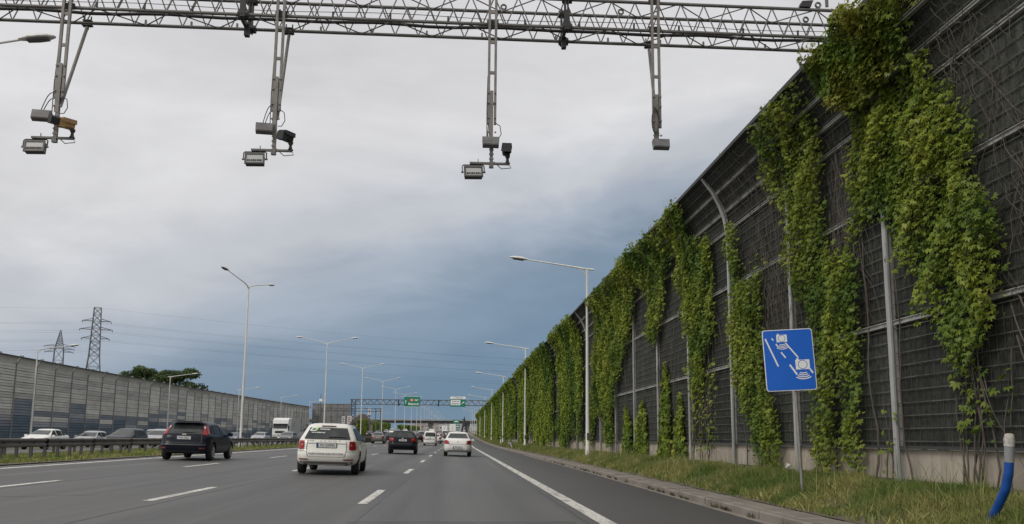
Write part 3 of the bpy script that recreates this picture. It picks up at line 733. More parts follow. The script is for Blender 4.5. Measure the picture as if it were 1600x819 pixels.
for k in range(11):
    o = copy_tree(LS); Y = 83.5+38*k; X = -40.8; o.location = (X, Y, vz(Y)-.0); o.rotation_euler.z = PI
    tag(o, 'single-arm lamp in front of the grey barrier beyond the opposite road, %s from the left' % ordw[k], 'street lamp', 'single-arm lamps along the left barrier')

# ---------------------------------------------------------------- guardrails in the median
M_GR = mat('guardrail_steel', (.115, .11, .105), .55, .3, noise=(3, (.085, .08, .075), .4, .7, (1, .3, 1)), noise2=(.8, (.14, .132, .125), .45, .7))
def guardrail(X, face, label, ys_posts, y0, y1, dz=0.0):
    root = tag(empty('guardrail', (X, y0, 0)), label, 'guardrail')
    zt = .99+dz
    prof = [(0, 0), (.05, -.03), (.05, -.09), (0, -.125), (0, -.185), (.05, -.22), (.05, -.28), (0, -.31), (-.012, -.31), (.036, -.275), (.036, -.225), (-.014, -.19), (-.014, -.12), (.036, -.085), (.036, -.035), (-.012, 0)]
    prof = [(a*face, c) for a, c in prof]
    yy = y0
    while yy < y1:
        ln = 4.0 if yy < 140 else 40.0; b = MB(); b.sweep(prof, [(0, q-y0, vz(q)+zt) for q in (yy-.15, yy+ln)]); o = b.build('beam', M_GR, root); fix_normals(o.data); yy += ln
    pm_ = MB().box((-.07*face, 0, -.36), (.10, .06, .74)).box((-.03*face, .02, -.15), (.06, .12, .2)).mesh('post', mat('guardrail_post', (.075, .073, .07), .7, .2))
    for q in ys_posts:
        o = link('post', pm_, root); o.location = (0, q-y0, vz(q)+zt)
    return root
pn = [22.0+k for k in range(0, 18)] + [40+2*k for k in range(50)] + [142+4*k for k in range(40)]
guardrail(-15.0, 1, 'dark steel guardrail on close posts along the near edge of the median', pn, 16, 300)
guardrail(-17.6, -1, 'second guardrail on the far edge of the median, behind the near one', [22+2*k for k in range(50)]+[124+4*k for k in range(40)], 16, 300, -.03)

# ---------------------------------------------------------------- toll gantry overhead
GY, GZ, GH = 13.5, 8.20, .52
M_TRUSS = mat('truss_steel', (.155, .148, .138), .55, .35, noise=(3, (.11, .105, .10), .4, .7), noise2=(12, (.21, .20, .185), .55, .75))
M_TRD = mat('dark_fitting', (.035, .033, .032), .6, .2)
M_MAST = mat('mast_steel', (.20, .185, .17), .55, .35, noise=(4, (.14, .13, .12), .4, .7), noise2=(15, (.26, .235, .21), .55, .75))
gan = tag(empty('overhead_gantry', (-19, GY, 0)), 'grey lattice truss gantry spanning the road overhead', 'gantry')
X0, X1 = -17.3, 8.6; gx = 19.0
ends = {'nb': (0, GZ), 'nt': (0, GZ+GH), 'fb': (GH, GZ), 'ft': (GH, GZ+GH)}
for k, (dy, z) in ends.items(): MB().bar((X0+gx, dy, z), (X1+gx, dy, z), .030, 8).build('chord', M_TRUSS, gan, True, 50)
hp = .205
def bar_mesh(p0, p1, r): return MB().bar(p0, p1, r, 5).mesh('diagonal', M_TRUSS)
DU = bar_mesh((0, 0, 0), (hp, 0, GH), .0115); DD = bar_mesh((0, 0, GH), (hp, 0, 0), .0115)
i = 0; x = X0+gx
while x < X1+gx-hp:
    for dy in (0, GH):
        if x > 8.5 or True:
            o = link('diagonal', (DU if i % 2 == 0 else DD), gan); o.location = (x+(.1 if dy else 0), dy, GZ)
    x += hp; i += 1
hb = .62
BU = MB().bar((0, 0, 0), (hb, GH, 0), .011, 5).mesh('cross_brace', M_TRUSS); BD = MB().bar((0, GH, 0), (hb, 0, 0), .011, 5).mesh('cross_brace', M_TRUSS)
x = X0+gx; i = 0
while x < X1+gx-hb:
    for z in (GZ, GZ+GH):
        o = link('cross_brace', BU if i % 2 == 0 else BD, gan); o.location = (x, 0, z)
    x += hb; i += 1
b = MB(); xs = np.linspace(X0+gx, X1+gx, 60); b.tube([(q, .20+.02*math.sin(q*2.1), GZ+.035+.012*math.sin(q*3.3)) for q in xs], .028, 6); b.build('cable_bundle', M_TRD, gan, True, 80)
b = MB(); b.tube([(q, -.035, GZ+.09+.02*math.sin(q*1.5)) for q in xs], .006, 4); b.build('thin_cable', M_TRD, gan)
def at_g(px, py, dy=0.0): return at_y(px, py, GY+dy)
for px in (376, 883):
    p = at_g(px, 40); xx = p.x+gx; b = MB()
    for dy in (0, GH):
        b.box((xx, dy, GZ+GH/2), (.03, .10, GH+.16)); b.box((xx+.05, dy, GZ+GH/2), (.02, .10, GH+.16))
        for z in (GZ, GZ+GH): b.lathe([(.07, -.05), (.07, .12)], (xx, dy, z), 10, 'X')
    b.box((xx, GH/2, GZ-.02), (.05, GH+.1, .10)); b.box((xx+.02, .34, GZ-.12), (.08, .10, .2)); b.box((xx+.03, -.04, GZ+.12), (.09, .05, .36))
    b.build('splice_joint', M_TRD, gan)
for (px, py, dy) in ((787, 6, GH), (970, 17, GH), (1278, 6, 0), (1259, 30, GH)):
    z = GZ+GH; p = at_g(px, py, dy); b = MB(); c = (p.x+gx, dy, z+.095); n = 14
    b.tube([(c[0]+.045*math.cos(2*PI*k/n), c[1], c[2]+.045*math.sin(2*PI*k/n)) for k in range(n+1)], .018, 6); b.box((c[0], dy, z+.04), (.05, .03, .05)); b.build('lifting_eye', M_TRUSS, gan, True, 60)
for px in (150, 225, 300, 437, 520, 610, 700, 820, 905, 990, 1060, 1160, 1245):
    p = at_g(px, 40); MB().box((p.x+gx, -.03, GZ+.06), (.03, .02, .08)).build('clamp', M_TRD, gan); MB().box((p.x+gx+.6, GH, GZ+.06), (.03, .03, .08)).build('clamp', M_TRUSS, gan)
MB().box((7.0+gx-.55, -.03, GZ+GH+.16), (.05, .03, .22)).build('end_stub', M_TRUSS, gan)
MB().prism([(5.95+gx, GZ+GH+.03), (6.15+gx, GZ+GH+.03), (6.2+gx, GZ+GH+.16), (6.0+gx, GZ+GH+.14)], -.05, .08).build('end_bracket', M_TRD, gan)
for X, nm in ((8.25, 0), (-16.9, 1)):
    b = MB()
    for dx in (-.2, .2):
        for dy in (.02, GH-.02): b.bar((X+gx+dx, dy, -.3 if nm else .2), (X+gx+dx, dy, GZ-.031), .05, 8)
    for z in np.arange(.8, GZ-.3, .8): b.box((X+gx, GH/2, z), (.4, GH, .04))
    b.build('support_leg', M_TRUSS, gan)

M_BOX = mat('antenna_housing', (.115, .11, .108), .5, .1, noise=(6, (.18, .178, .178), .4, .7))
M_OCH = mat('ochre_camera_cover', (.34, .21, .075), .55, noise=(8, (.22, .14, .06), .4, .7))
M_BLK = mat('black_plastic', (.018, .018, .019), .5)
M_FLOOD = mat('floodlight_reflector', (.44, .445, .44), .4, 0)
M_AMBER = mat('floodlight_lamp_row', (.20, .14, .10), .4)
def mast(px_top, px_bot, py_bot, brace_side, label, full=True, ochre=False, cam_yaw=0.0, ax=0.0):
    t = at_g(px_bot, py_bot, -.09); X = t.x; Zb = t.z           # foot of the twin tubes
    root = tag(empty('toll_mast', (X, GY-.09, Zb)), label, 'camera mast', 'camera masts hanging from the gantry')
    top = GZ+GH+.25-Zb; sp = .055
    for s in (-1, 1):
        b = MB(); b.box((s*sp, 0, top/2+.25), (.042, .042, top-.5+.5)); b.build('tube', M_MAST, root)
    for z in np.arange(.62, top, .55): MB().box((0, 0, z), (.07, .03, .05)).build('rung', M_MAST, root)
    b = MB(); b.box((-.012, -.026, .42), (.07, .012, .84)); b.box((-.012, .026, .42), (.07, .012, .84))
    for z in (.1, .36, .62, .8):
        for s in (-1, 1): b.box((s*.06, -.04, z), (.03, .02, .025))
    b.build('sleeve', M_MAST, root)
    for z in (GZ-Zb, GZ+GH-Zb):
        MB().box((0, .045, z), (.2, .04, .10)).build('clamp', M_TRD, root)
    if brace_side:
        bx = brace_side; b = MB(); b.bar((bx, GH+.09, GZ-Zb-.07), (.02*np.sign(bx), .03, .12), .028, 8); b.build('brace', M_MAST, root, True, 50)
        b = MB(); b.box((bx, GH+.09, GZ-Zb+.04), (.15, .08, .02)); b.box((bx, GH+.09, GZ-Zb-.045), (.17, .08, .02)); b.box((bx, GH+.09, GZ-Zb-.08), (.04, .05, .07))
        for s in (-.055, .055): b.bar((bx+s, GH+.09, GZ-Zb-.08), (bx+s, GH+.09, GZ-Zb+.12), .012, 6)
        b.build('brace_clamp', M_TRD, root)
    # antenna housing: wedge box tilted toward the traffic
    b = MB(); hw, hh_ = .14, .085
    b.prism([(-hw, -hh_), (hw*.92, -hh_), (hw, hh_), (-hw*1.05, hh_)], -.075, .02); b.prism([(-hw*.9, -hh_*.85), (hw*.85, -hh_*.85), (hw*.9, hh_*.85), (-hw*.92, hh_*.85)], -.083, -.0751)
    o = b.build('antenna_housing', M_BOX, root); o.location = (ax, -.05, -.10 if full else -.08); o.rotation_euler = (-.35, 0.0, .12 if ax < -.05 else 0)
    c = MB(); c.box((0, .05, .06), (.12, .06, .05)); c.bar((-.03, .03, .07), (-.03, .0, .02), .018, 6); c.bar((.04, .03, .08), (.04, .0, .02), .018, 6); o2 = c.build('bracket', M_TRD, o)
    def loop(pts, nm='cable'): MB().tube(pts, .0075, 5).build(nm, M_TRD, root, True, 80)
    def arc(x0, z0, x1, z1, bulge, y=-.02, n=9):
        return [(x0+(x1-x0)*k/n, y, z0+(z1-z0)*k/n+bulge*math.sin(PI*k/n)) for k in range(n+1)]
    if full:
        loop(arc(ax-.06, -.03, -.03, .30, .16)); loop(arc(ax-.02, -.02, -.03, .22, .10)); loop([(.05, -.02, .28), (.14, -.02, .22), (.16, -.02, .08), (.11, -.02, -.02), (.05, -.02, -.02)])
        loop([(-.075, 0, 1.1), (-.085, -.02, .5), (-.08, -.02, .0)])
        zl = -.47
        b = MB(); b.box((.0, 0, zl/2), (.055, .05, abs(zl))); 
        for z in (-.2, -.28, -.36, -.43): b.box((0, -.028, z), (.075, .012, .03))
        b.build('stem', M_MAST, root)
        b = MB(); b.box((-.03, -.02, zl+.03), (.66, .05, .032)); b.box((0, -.02, zl), (.075, .065, .09)); b.box((-.22, -.02, zl+.07), (.012, .012, .07)); b.build('crossbar', M_TRUSS, root)
        # camera on its swivel
        cx = .27; cz = zl+.04
        MB().lathe([(.05, 0), (.03, .03), (.022, .08), (.04, .11), (.045, .14)], (cx, -.02, cz), 10).build('swivel', M_TRD, root, True, 50)
        b = MB(); b.prism([(-.075, -.055), (-.05, -.085), (.05, -.085), (.075, -.055), (.085, .06), (.055, .085), (-.055, .085), (-.085, .06)], -.24, .02)
        o = b.build('camera', M_OCH if ochre else M_BLK, root); o.location = (cx-.02, .0, cz+.215); o.scale = (.88, .88, .88); o.rotation_euler = (.0, .18 if cam_yaw else 0, cam_yaw)
        h = MB(); h.prism([(-.1, .02), (.1, .02), (.09, .1), (-.09, .1)], -.20, .04); h.box((0, -.20, -.01), (.17, .10, .15)); o2 = h.build('hood', M_OCH if ochre else M_BLK, o)
        if ochre: MB().prism([(-.075, -.06), (.075, -.06), (.085, .05), (.05, .085), (-.05, .085), (-.085, .05)], -.40, -.19).build('lens_shade', M_BLK, o)
        loop([(cx+.02, -.02, cz), (cx+.06, -.03, cz-.08), (cx-.1, -.03, cz-.10), (.04, -.03, cz+.02)])
        # floodlight
        fx = -.295; fz = zl-.125
        b = MB()
        W2, H2 = .158, .098
        b.box((0, .05, 0), (2*W2*.92, .1, 2*H2*.9)); b.box((0, -.005, H2-.012), (2*W2, .03, .026)); b.box((0, -.005, -H2+.012), (2*W2, .03, .026)); b.box((-W2+.013, -.005, 0), (.026, .03, 2*H2-.053)); b.box((W2-.013, -.005, 0), (.026, .03, 2*H2-.053))
        o = b.build('floodlight', mat('floodlight_case', (.075, .073, .07), .5, .2), root); o.location = (fx, -.04, fz); o.rotation_euler = (-.22, -.04, .06)
        MB().box((0, -.006, .015), (2*W2-.056, .006, 2*H2-.085)).build('reflector', M_FLOOD, o)
        b = MB()
        for k in range(8): b.box((-.105+.03*k, -.013, -.034), (.018 if k % 3 else .024, .008, .032))
        b.build('lamp_row', M_BLK, o); MB().box((0, -.0065, -.048), (2*W2-.056, .006, .04)).build('lower_reflector', M_AMBER if ochre else M_FLOOD, o)
        b = MB(); yk = .02
        b.tube([(-W2-.025, yk, 0), (-W2-.025, yk, H2+.02), (-W2-.005, yk, H2+.04), (W2+.005, yk, H2+.04), (W2+.025, yk, H2+.02), (W2+.025, yk, 0)], .011, 6)
        for s in (-1, 1): b.lathe([(.016, -.02), (.016, .02)], (s*(W2+.025), yk, 0), 8, 'X')
        b.build('yoke', M_TRUSS, o, True, 50)
    else:
        for k in range(3): loop([(-.04+.06*math.cos(a+k), -.05-.01*k, .35+.22*math.sin(a+k)) for a in np.linspace(0, 2*PI, 13)])
    return root
mast(105, 90, 176, .07, 'leftmost camera mast on the gantry, with an ochre camera and flood lamp', True, True, -.75, -.21)
mast(436, 430, 196, .02, 'second camera mast from the left, dark camera turned right', True, False, -.6, -.15)
mast(770, 768, 217, 0, 'third camera mast from the left, dark camera seen end on', True, False, 0, -.01)
mast(1024, 1027, 222, .03, 'rightmost gantry mast carrying only a flat antenna box', False, ax=.05)
# ---------------------------------------------------------------- vehicles
def paint(nm, c, metal=0.0, rough=.32): return mat('paint_'+nm, c, rough, metal, coat=.6 if max(c) > .1 else .12, spec=.5 if max(c) > .1 else .12, noise=(1.3, tuple(q*.9 for q in c), .4, .7), noise2=(.9, tuple(q*.82+(.01 if max(c) > .1 else .002) for q in c), .55, .8, (1, 1, 2)))
P_WHITE = paint('white', (.74, .725, .67)); P_WHITE2 = paint('clean_white', (.77, .76, .72)); P_BLACK = paint('black', (.010, .011, .015)); P_NAVY = paint('dark_navy', (.011, .013, .022))
P_SILV = paint('silver', (.38, .385, .39), .4); P_GREY = paint('grey', (.13, .13, .135), .4); P_DGREY = paint('dark_grey', (.05, .052, .058), .3); P_RED = paint('red', (.30, .02, .02)); P_BLUE = paint('blue_grey', (.10, .14, .19), .3); P_BEIGE = paint('bronze', (.17, .155, .14), .4)
M_GLASS = mat('car_glass', (.022, .026, .027), .06, 0.0, spec=.55, noise=(2.5, (.05, .055, .055), .45, .7))
M_SGLASS = mat('side_glass', (.010, .011, .012), .25, spec=.03)
M_TYRE = mat('tyre', (.018, .018, .018), .85)
M_RIM = mat('wheel_rim', (.36, .36, .365), .35, .7)
M_UNDER = mat('underbody', (.012, .012, .012), .9)
M_TRIM = mat('black_trim', (.022, .022, .023), .55)
M_LRED = mat('red_tail_light', (.27, .007, .009), .3, spec=.35, coat=.15)
M_LCLR = mat('clear_light', (.55, .52, .50), .15, spec=.6, coat=.5)
M_PLATE = mat('number_plate', (.62, .62, .60), .5)
M_INK = mat('dark_lettering', (.03, .03, .035), .6)
M_SEAM = mat('panel_gap', (.10, .095, .085), .8)
M_CHROME = mat('chrome', (.55, .55, .55), .2, .9)
TYPES = {
 'estate': dict(keys=[(.27, .77, -1.98, 2.02), (.33, .835, -2.06, 2.1), (.42, .86, -2.125, 2.13), (.60, .866, -2.13, 2.12), (.68, .862, -2.09, 2.08), (.78, .855, -2.06, 2.0), (.92, .84, -2.045, 1.5), (1.0, .815, -1.99, 1.0), (1.36, .625, -1.72, .22), (1.42, .575, -1.66, .05), (1.455, .49, -1.50, -.12), (1.475, .36, -1.2, -.35)], wheels=(-1.22, 1.25), wr=.315,
    rwin=[(-.865, 1.015), (.865, 1.015), (.88, 1.335), (-.88, 1.335)], swin=[[(-1.72, 1.0), (-1.08, .985), (-1.05, 1.34), (-1.45, 1.33)], [(-1.0, .985), (-.2, .97), (-.2, 1.36), (-.97, 1.345)], [(-.1, .97), (.78, .95), (.12, 1.36), (-.1, 1.36)]], wind=[(-.93, 1.0), (.93, 1.0), (.93, 1.345), (-.93, 1.345)],
    tail=(.79, .715, .955, -1.84), head=(.62, .62, .78, 1.75)),
 'hatch': dict(keys=[(.25, .80, -2.02, 2.05), (.32, .87, -2.10, 2.13), (.45, .91, -2.16, 2.17), (.58, .915, -2.17, 2.16), (.64, .912, -2.12, 2.12), (.85, .905, -2.07, 1.7), (.95, .885, -2.03, 1.2), (1.0, .86, -1.98, 1.02), (1.36, .675, -1.60, .2), (1.43, .62, -1.52, .02), (1.47, .52, -1.35, -.15), (1.495, .38, -1.1, -.35)], wheels=(-1.30, 1.34), wr=.32,
    rwin=[(-.80, .99), (.80, .99), (.86, 1.36), (-.86, 1.36)], swin=[[(-1.60, 1.03), (-1.2, 1.0), (-1.15, 1.33), (-1.32, 1.31)], [(-1.12, 1.0), (-.25, .97), (-.25, 1.38), (-1.05, 1.35)], [(-.15, .97), (.85, .95), (.12, 1.36), (-.15, 1.38)]], wind=[(-.93, 1.0), (.93, 1.0), (.93, 1.345), (-.93, 1.345)],
    tail=(.86, .99, 1.33, -1.72), head=(.6, .66, .86, 1.65)),
 'sedan': dict(keys=[(.26, .76, -2.10, 2.15), (.32, .82, -2.19, 2.22), (.45, .86, -2.27, 2.26), (.62, .868, -2.285, 2.24), (.80, .862, -2.27, 2.05), (.96, .845, -2.22, 1.35), (1.04, .80, -2.10, 1.05), (1.075, .77, -1.72, .98), (1.39, .60, -1.18, .2), (1.45, .54, -1.03, .0), (1.475, .46, -.88, -.18), (1.49, .34, -.65, -.4)], wheels=(-1.30, 1.32), wr=.31,
    rwin=[(-.93, 1.10), (.93, 1.10), (.90, 1.385), (-.90, 1.385)], swin=[[(-1.42, 1.06), (-.95, 1.03), (-.92, 1.37), (-1.05, 1.36)], [(-.88, 1.03), (-.1, .99), (-.1, 1.40), (-.84, 1.38)], [(0, .99), (.9, .97), (.2, 1.37), (0, 1.40)]], wind=[(-.93, 1.08), (.93, 1.08), (.93, 1.38), (-.93, 1.38)],
    tail=(.68, .74, .965, -1.95), head=(.6, .66, .86, 1.75)),
 'van': dict(keys=[(.22, .76, -1.86, 1.9), (.30, .83, -1.93, 1.96), (.50, .858, -1.965, 2.0), (.62, .86, -1.965, 1.98), (.70, .858, -1.93, 1.92), (.95, .85, -1.92, 1.5), (1.08, .835, -1.91, 1.25), (1.60, .735, -1.86, .45), (1.68, .69, -1.82, .3), (1.73, .6, -1.74, .1), (1.745, .45, -1.5, -.2)], wheels=(-1.22, 1.27), wr=.31,
    rwin=[(-.88, 1.10), (.88, 1.10), (.86, 1.58), (-.86, 1.58)], swin=[[(-1.6, 1.1), (-.75, 1.1), (-.75, 1.56), (-1.55, 1.56)], [(-.66, 1.1), (.1, 1.08), (.1, 1.58), (-.66, 1.57)], [(.2, 1.08), (1.1, 1.06), (.5, 1.55), (.2, 1.58)]], wind=[(-.93, 1.1), (.93, 1.1), (.93, 1.58), (-.93, 1.58)],
    tail=(.90, .66, 1.02, -1.86), head=(.6, .72, .95, 1.5)),
}
TYPES['suv'] = dict(TYPES['estate'], keys=[(z*1.0+(.02 if z < .5 else .0), w_*1.07, yr*1.10, yf*1.10) for z, w_, yr, yf in TYPES['estate']['keys']], wheels=(-1.36, 1.40), wr=.335,
    swin=[[(y*1.1, z) for y, z in q] for q in TYPES['estate']['swin']], tail=(.66, .80, .985, -1.95), rwin=[(-.93, 1.03), (.93, 1.03), (.90, 1.36), (-.90, 1.36)])
NEXP = 7.0
def make_car(kind, body, near=True, sz=1.0, name='car', windtint=None):
    T = TYPES[kind]; K = [(z*(sz if z > .5 else 1), *r_) for z, *r_ in T['keys']]; zs = [k[0] for k in K]; root = empty(name)
    def S(z): return z*(sz if z > .5 else 1)
    def ring(z): return (float(np.interp(z, zs, [k[1] for k in K])), float(np.interp(z, zs, [k[2] for k in K])), float(np.interp(z, zs, [k[3] for k in K])))
    n = NEXP; q = 2**(-1/n)
    def side_x(y, z):
        w_, a, b = ring(z); c = (a+b)/2; l = (b-a)/2; t = min(.9999, abs(y-c)/l); return w_*(1-t**n)**(1/n)
    def end_y(x, z, rear=True):
        w_, a, b = ring(z); c = (a+b)/2; l = (b-a)/2; t = min(.9999, abs(x)/w_); e = l*(1-t**n)**(1/n); return c-e if rear else c+e
    R = T['wr']; RA = R+.055; W0, W1 = T['wheels']
    def arch(y):
        z = 0
        for yw in (W0, W1):
            if abs(y-yw) < RA: z = max(z, R+math.sqrt(RA*RA-(y-yw)**2))
        return z
    rows = sorted(set(zs+[.35, .52, .74, S(1.1), S(1.2)]))
    ns = 44 if near else 22; ne = 6 if near else 4; b = MB(); ringn = None
    for z in rows:
        loop = []
        w_, a, bb = ring(z); c = (a+bb)/2; l = (bb-a)/2
        for i in range(ne): loop.append((q*w_*i/ne, None, 'r'))
        for i in range(ns): loop.append((None, c-q*l+2*q*l*i/ns, 'R'))
        for i in range(2*ne): loop.append((q*w_*(1-i/ne), None, 'f'))
        for i in range(ns): loop.append((None, c+q*l-2*q*l*i/ns, 'L'))
        for i in range(ne): loop.append((-q*w_*(1-i/ne), None, 'r'))
        ringn = len(loop)
        for (x, y, t) in loop:
            if t == 'r': b.v.append((x, end_y(x, z), z))
            elif t == 'f': b.v.append((x, end_y(x, z, False), z))
            else:
                zz = max(z, arch(y)); sx = side_x(y, zz); b.v.append((sx if t == 'R' else -sx, y, zz))
    for i in range(len(rows)-1):
        for j in range(ringn): b.f.append((i*ringn+j, i*ringn+(j+1) % ringn, (i+1)*ringn+(j+1) % ringn, (i+1)*ringn+j))
    top = len(b.v); w_, a, bb = ring(rows[-1]); b.v.append((0, (a+bb)/2, rows[-1]+.012)); o_ = (len(rows)-1)*ringn
    for j in range(ringn): b.f.append((o_+j, o_+(j+1) % ringn, top))
    bo = b.build('body', body, root, True, 40)
    def patch(side, quad, nm, m, parent=root, off=.007, nu=10, nv=5, mb=None):
        mb = mb or MB(); base = len(mb.v); (p00, p10, p11, p01) = [(a_, S(z_)) for a_, z_ in quad]
        for j in range(nv+1):
            for i in range(nu+1):
                u, v_ = i/nu, j/nv
                a_ = (p00[0]*(1-u)+p10[0]*u)*(1-v_)+(p01[0]*(1-u)+p11[0]*u)*v_; z_ = (p00[1]*(1-u)+p10[1]*u)*(1-v_)+(p01[1]*(1-u)+p11[1]*u)*v_
                if side == 'B': x = a_*q*ring(z_)[0]; p = (x, end_y(x, z_)-off, z_+off*.3)
                elif side == 'F': x = a_*q*ring(z_)[0]; p = (x, end_y(x, z_, False)+off, z_+off*.3)
                elif side == 'R': p = (side_x(a_, z_)+off, a_, z_+off*.3)
                else: p = (-side_x(a_, z_)-off, a_, z_+off*.3)
                mb.v.append(p)
        for j in range(nv):
            for i in range(nu):
                f = (base+j*(nu+1)+i, base+j*(nu+1)+i+1, base+(j+1)*(nu+1)+i+1, base+(j+1)*(nu+1)+i)
                mb.f.append(f if side in 'BR' else f[::-1])
        return mb.build(nm, m, parent, True, 50) if nm else mb
    rw = patch('B', T['rwin'], 'rear_window', M_GLASS, nu=14, nv=6, off=.011); patch('F', T['wind'], 'windscreen', M_GLASS, nu=12, nv=6, off=.011)
    for s in 'RL':
        for qd in T['swin']: patch(s, qd, 'side_window', M_SGLASS, nu=6, nv=6, off=.010)
    # tail lights wrap the rear corners
    f0, z0, z1, ys_ = T['tail']
    for s in (1, -1):
        mb = MB(); fq = [(f0, z0), (1.0, z0), (1.0, z1), (f0+(.02 if kind != 'sedan' else .08), z1)]
        if kind == 'hatch': fq = [(.80, z0), (1.0, z0-.03), (1.0, z1), (.93, z1)]
        fq = [(a_*s, z_) for a_, z_ in fq]
        if s < 0: fq = [fq[1], fq[0], fq[3], fq[2]]
        patch('B', fq, None, None, mb=mb, nu=6, nv=4, off=.012)
        def cy(z_): w_, a_, b_ = ring(S(z_)); return (a_+b_)/2-q*(b_-a_)/2
        yt = ys_ if kind != 'hatch' else cy(z1)+.10
        patch('R' if s > 0 else 'L', [(cy(z0), z0), ((ys_ if kind != 'hatch' else cy(z0)+.16), z0+.03), (yt, z1-.01), (cy(z1), z1)], None, None, mb=mb, nu=5, nv=4, off=.012)
        tl = mb.build('tail_light', M_LRED, root, True, 50)
        if near:
            zq = z0+(z1-z0)*(.44 if kind != 'hatch' else .66); zq1 = z0+(z1-z0)*(.60 if kind != 'hatch' else .88); fa, fb = (f0+.06, .90) if kind != 'hatch' else (.90, .985)
            qd = [(fa*s, zq), (fb*s, zq), (fb*s, zq1), (fa*s, zq1)]
            if s < 0: qd = [qd[1], qd[0], qd[3], qd[2]]
            if kind in ('estate', 'hatch'): patch('B', qd, 'reverse_light', M_LCLR if kind == 'hatch' else mat('pink_lens', (.5, .3, .28), .2, coat=.4), tl, off=.017, nu=4, nv=2)
        mb = MB(); f0h, hz0, hz1, hy = T['head']
        fq = [(f0h*s, hz0), (1.0*s, hz0), (1.0*s, hz1), (f0h*s, hz1-.03)]
        if s > 0: fq = [fq[1], fq[0], fq[3], fq[2]]; fq = [fq[1], fq[0], fq[3], fq[2]]
        patch('F', fq, None, None, mb=mb, nu=5, nv=3, off=.012); mb.build('headlight', M_LCLR, root, True, 50)
    patch('F', [(-.5, .45), (.5, .45), (.5, .62), (-.5, .62)], 'grille', M_TRIM, nu=8, nv=2)
    patch('B', [(-.93, .29), (.93, .29), (.97, .36), (-.97, .36)], 'bumper_trim', M_TRIM if kind in ('suv', 'hatch') else mat('grey_trim', (.20, .19, .175), .5), nu=12, nv=2, off=.010)
    # wheels: tyre with its rim as a sub-part
    w0 = ring(.42)[0]; wx = w0-.115
    for yw in (W0, W1):
        for s in (-1, 1):
            t = MB(); prof = [(R*.62, -.095), (R*.93, -.1), (R, -.075), (R, .075), (R*.93, .1), (R*.62, .095)]
            t.lathe(prof, (0, 0, 0), 24 if near else 14, 'X'); o = t.build('wheel', M_TYRE, root, True, 45); o.location = (s*wx, yw, R)
            rm = MB(); rm.lathe([(R*.60, -.01), (R*.64, .012), (R*.56, .006), (R*.15, -.004)], (0, 0, 0), 20, 'X')
            rr = rm.build('rim', mat('rim_back', (.05, .05, .05), .6), o); rr.location.x = s*.095; rr.scale.x = s
            if near:
                sp = MB()
                for k in range(5):
                    a = 2*PI*k/5+.3; Rm = Matrix.Rotation(a, 3, 'X'); sp.box(Rm @ Vector((.012, 0, R*.33)), (.016, R*.17, R*.56), R=Rm)
                sp.lathe([(R*.57, 0), (R*.62, .018), (R*.60, .02), (R*.54, .01)], (0, 0, 0), 24, 'X'); sp.lathe([(R*.14, .0), (R*.12, .026)], (0, 0, 0), 12, 'X')
                so_ = sp.build('spokes', M_RIM, o); so_.location.x = s*.097; so_.scale.x = s
    yr, yf = ring(.42)[1:]
    b = MB(); hw = wx-.13; b.box((0, (yr+yf)/2, .46), (hw*2, yf-yr-.3, .40)); b.box((0, W0, .3), (hw*2+.05, .14, .10)); b.box((0, W1, .3), (hw*2+.05, .14, .10)); b.build('underbody', M_UNDER, root)
    # mirrors
    for s in (-1, 1):
        ym = T['swin'][2][1][0]-.12; zm = S(1.0 if kind != 'van' else 1.12); xm = side_x(ym, zm); b = MB()
        pr = [(0, -.07), (.17, -.075), (.2, -.02), (.18, .07), (.04, .075), (0, .03)]
        b.prism([(s*(xm+.05+a_), zm+c_) for a_, c_ in pr], ym-.05, ym+.07); b.bar((s*(xm-.02), ym, zm-.04), (s*(xm+.1), ym, zm-.04), .03, 6); o = b.build('mirror', body if kind != 'estate' else M_TRIM, root); fix_normals(o.data)
    return root, patch, ring, end_y
def plate(root, end_y, z, txt, x=0.0, wd=.52, h=.114, tilt=0.0, frame=True):
    y = end_y(x, z)-.02
    b = MB().box((0, 0, 0), (wd, .012, h)); o = b.build('number_plate', M_PLATE, root); o.location = (x, y, z)
    if frame: MB().box((0, .008, 0), (wd+.035, .014, h+.03)).build('plate_frame', M_TRIM, o)
    MB().box((-wd/2+.02, -.008, 0), (.038, .004, h-.006)).build('blue_band', mat('plate_blue', (.02, .05, .25), .5), o)
    if txt: put_text(txt, h*.98, (.022, -.009, -.004), M_INK, o, bold=.0, sx=.78)
def seam(patch, pts, wd=.010):
    for (a, za), (b_, zb) in zip(pts[:-1], pts[1:]):
        if abs(b_-a) > abs(zb-za): qd = [(min(a, b_), (za if a < b_ else zb)-wd/2), (max(a, b_), (zb if a < b_ else za)-wd/2), (max(a, b_), (zb if a < b_ else za)+wd/2), (min(a, b_), (za if a < b_ else zb)+wd/2)]
        else:
            lo, hi = ((a, za), (b_, zb)) if za < zb else ((b_, zb), (a, za)); qd = [(lo[0]-wd, lo[1]), (lo[0]+wd, lo[1]), (hi[0]+wd, hi[1]), (hi[0]-wd, hi[1])]
        patch('B', qd, 'panel_gap', M_SEAM, nu=8, nv=3, off=.009)
def place(root, X, Y, rz=0.0): root.location = (X, Y, road_z(X, Y)+.006); root.rotation_euler = (0, math.atan(.022) if X > -15 else -math.atan(.02), rz)

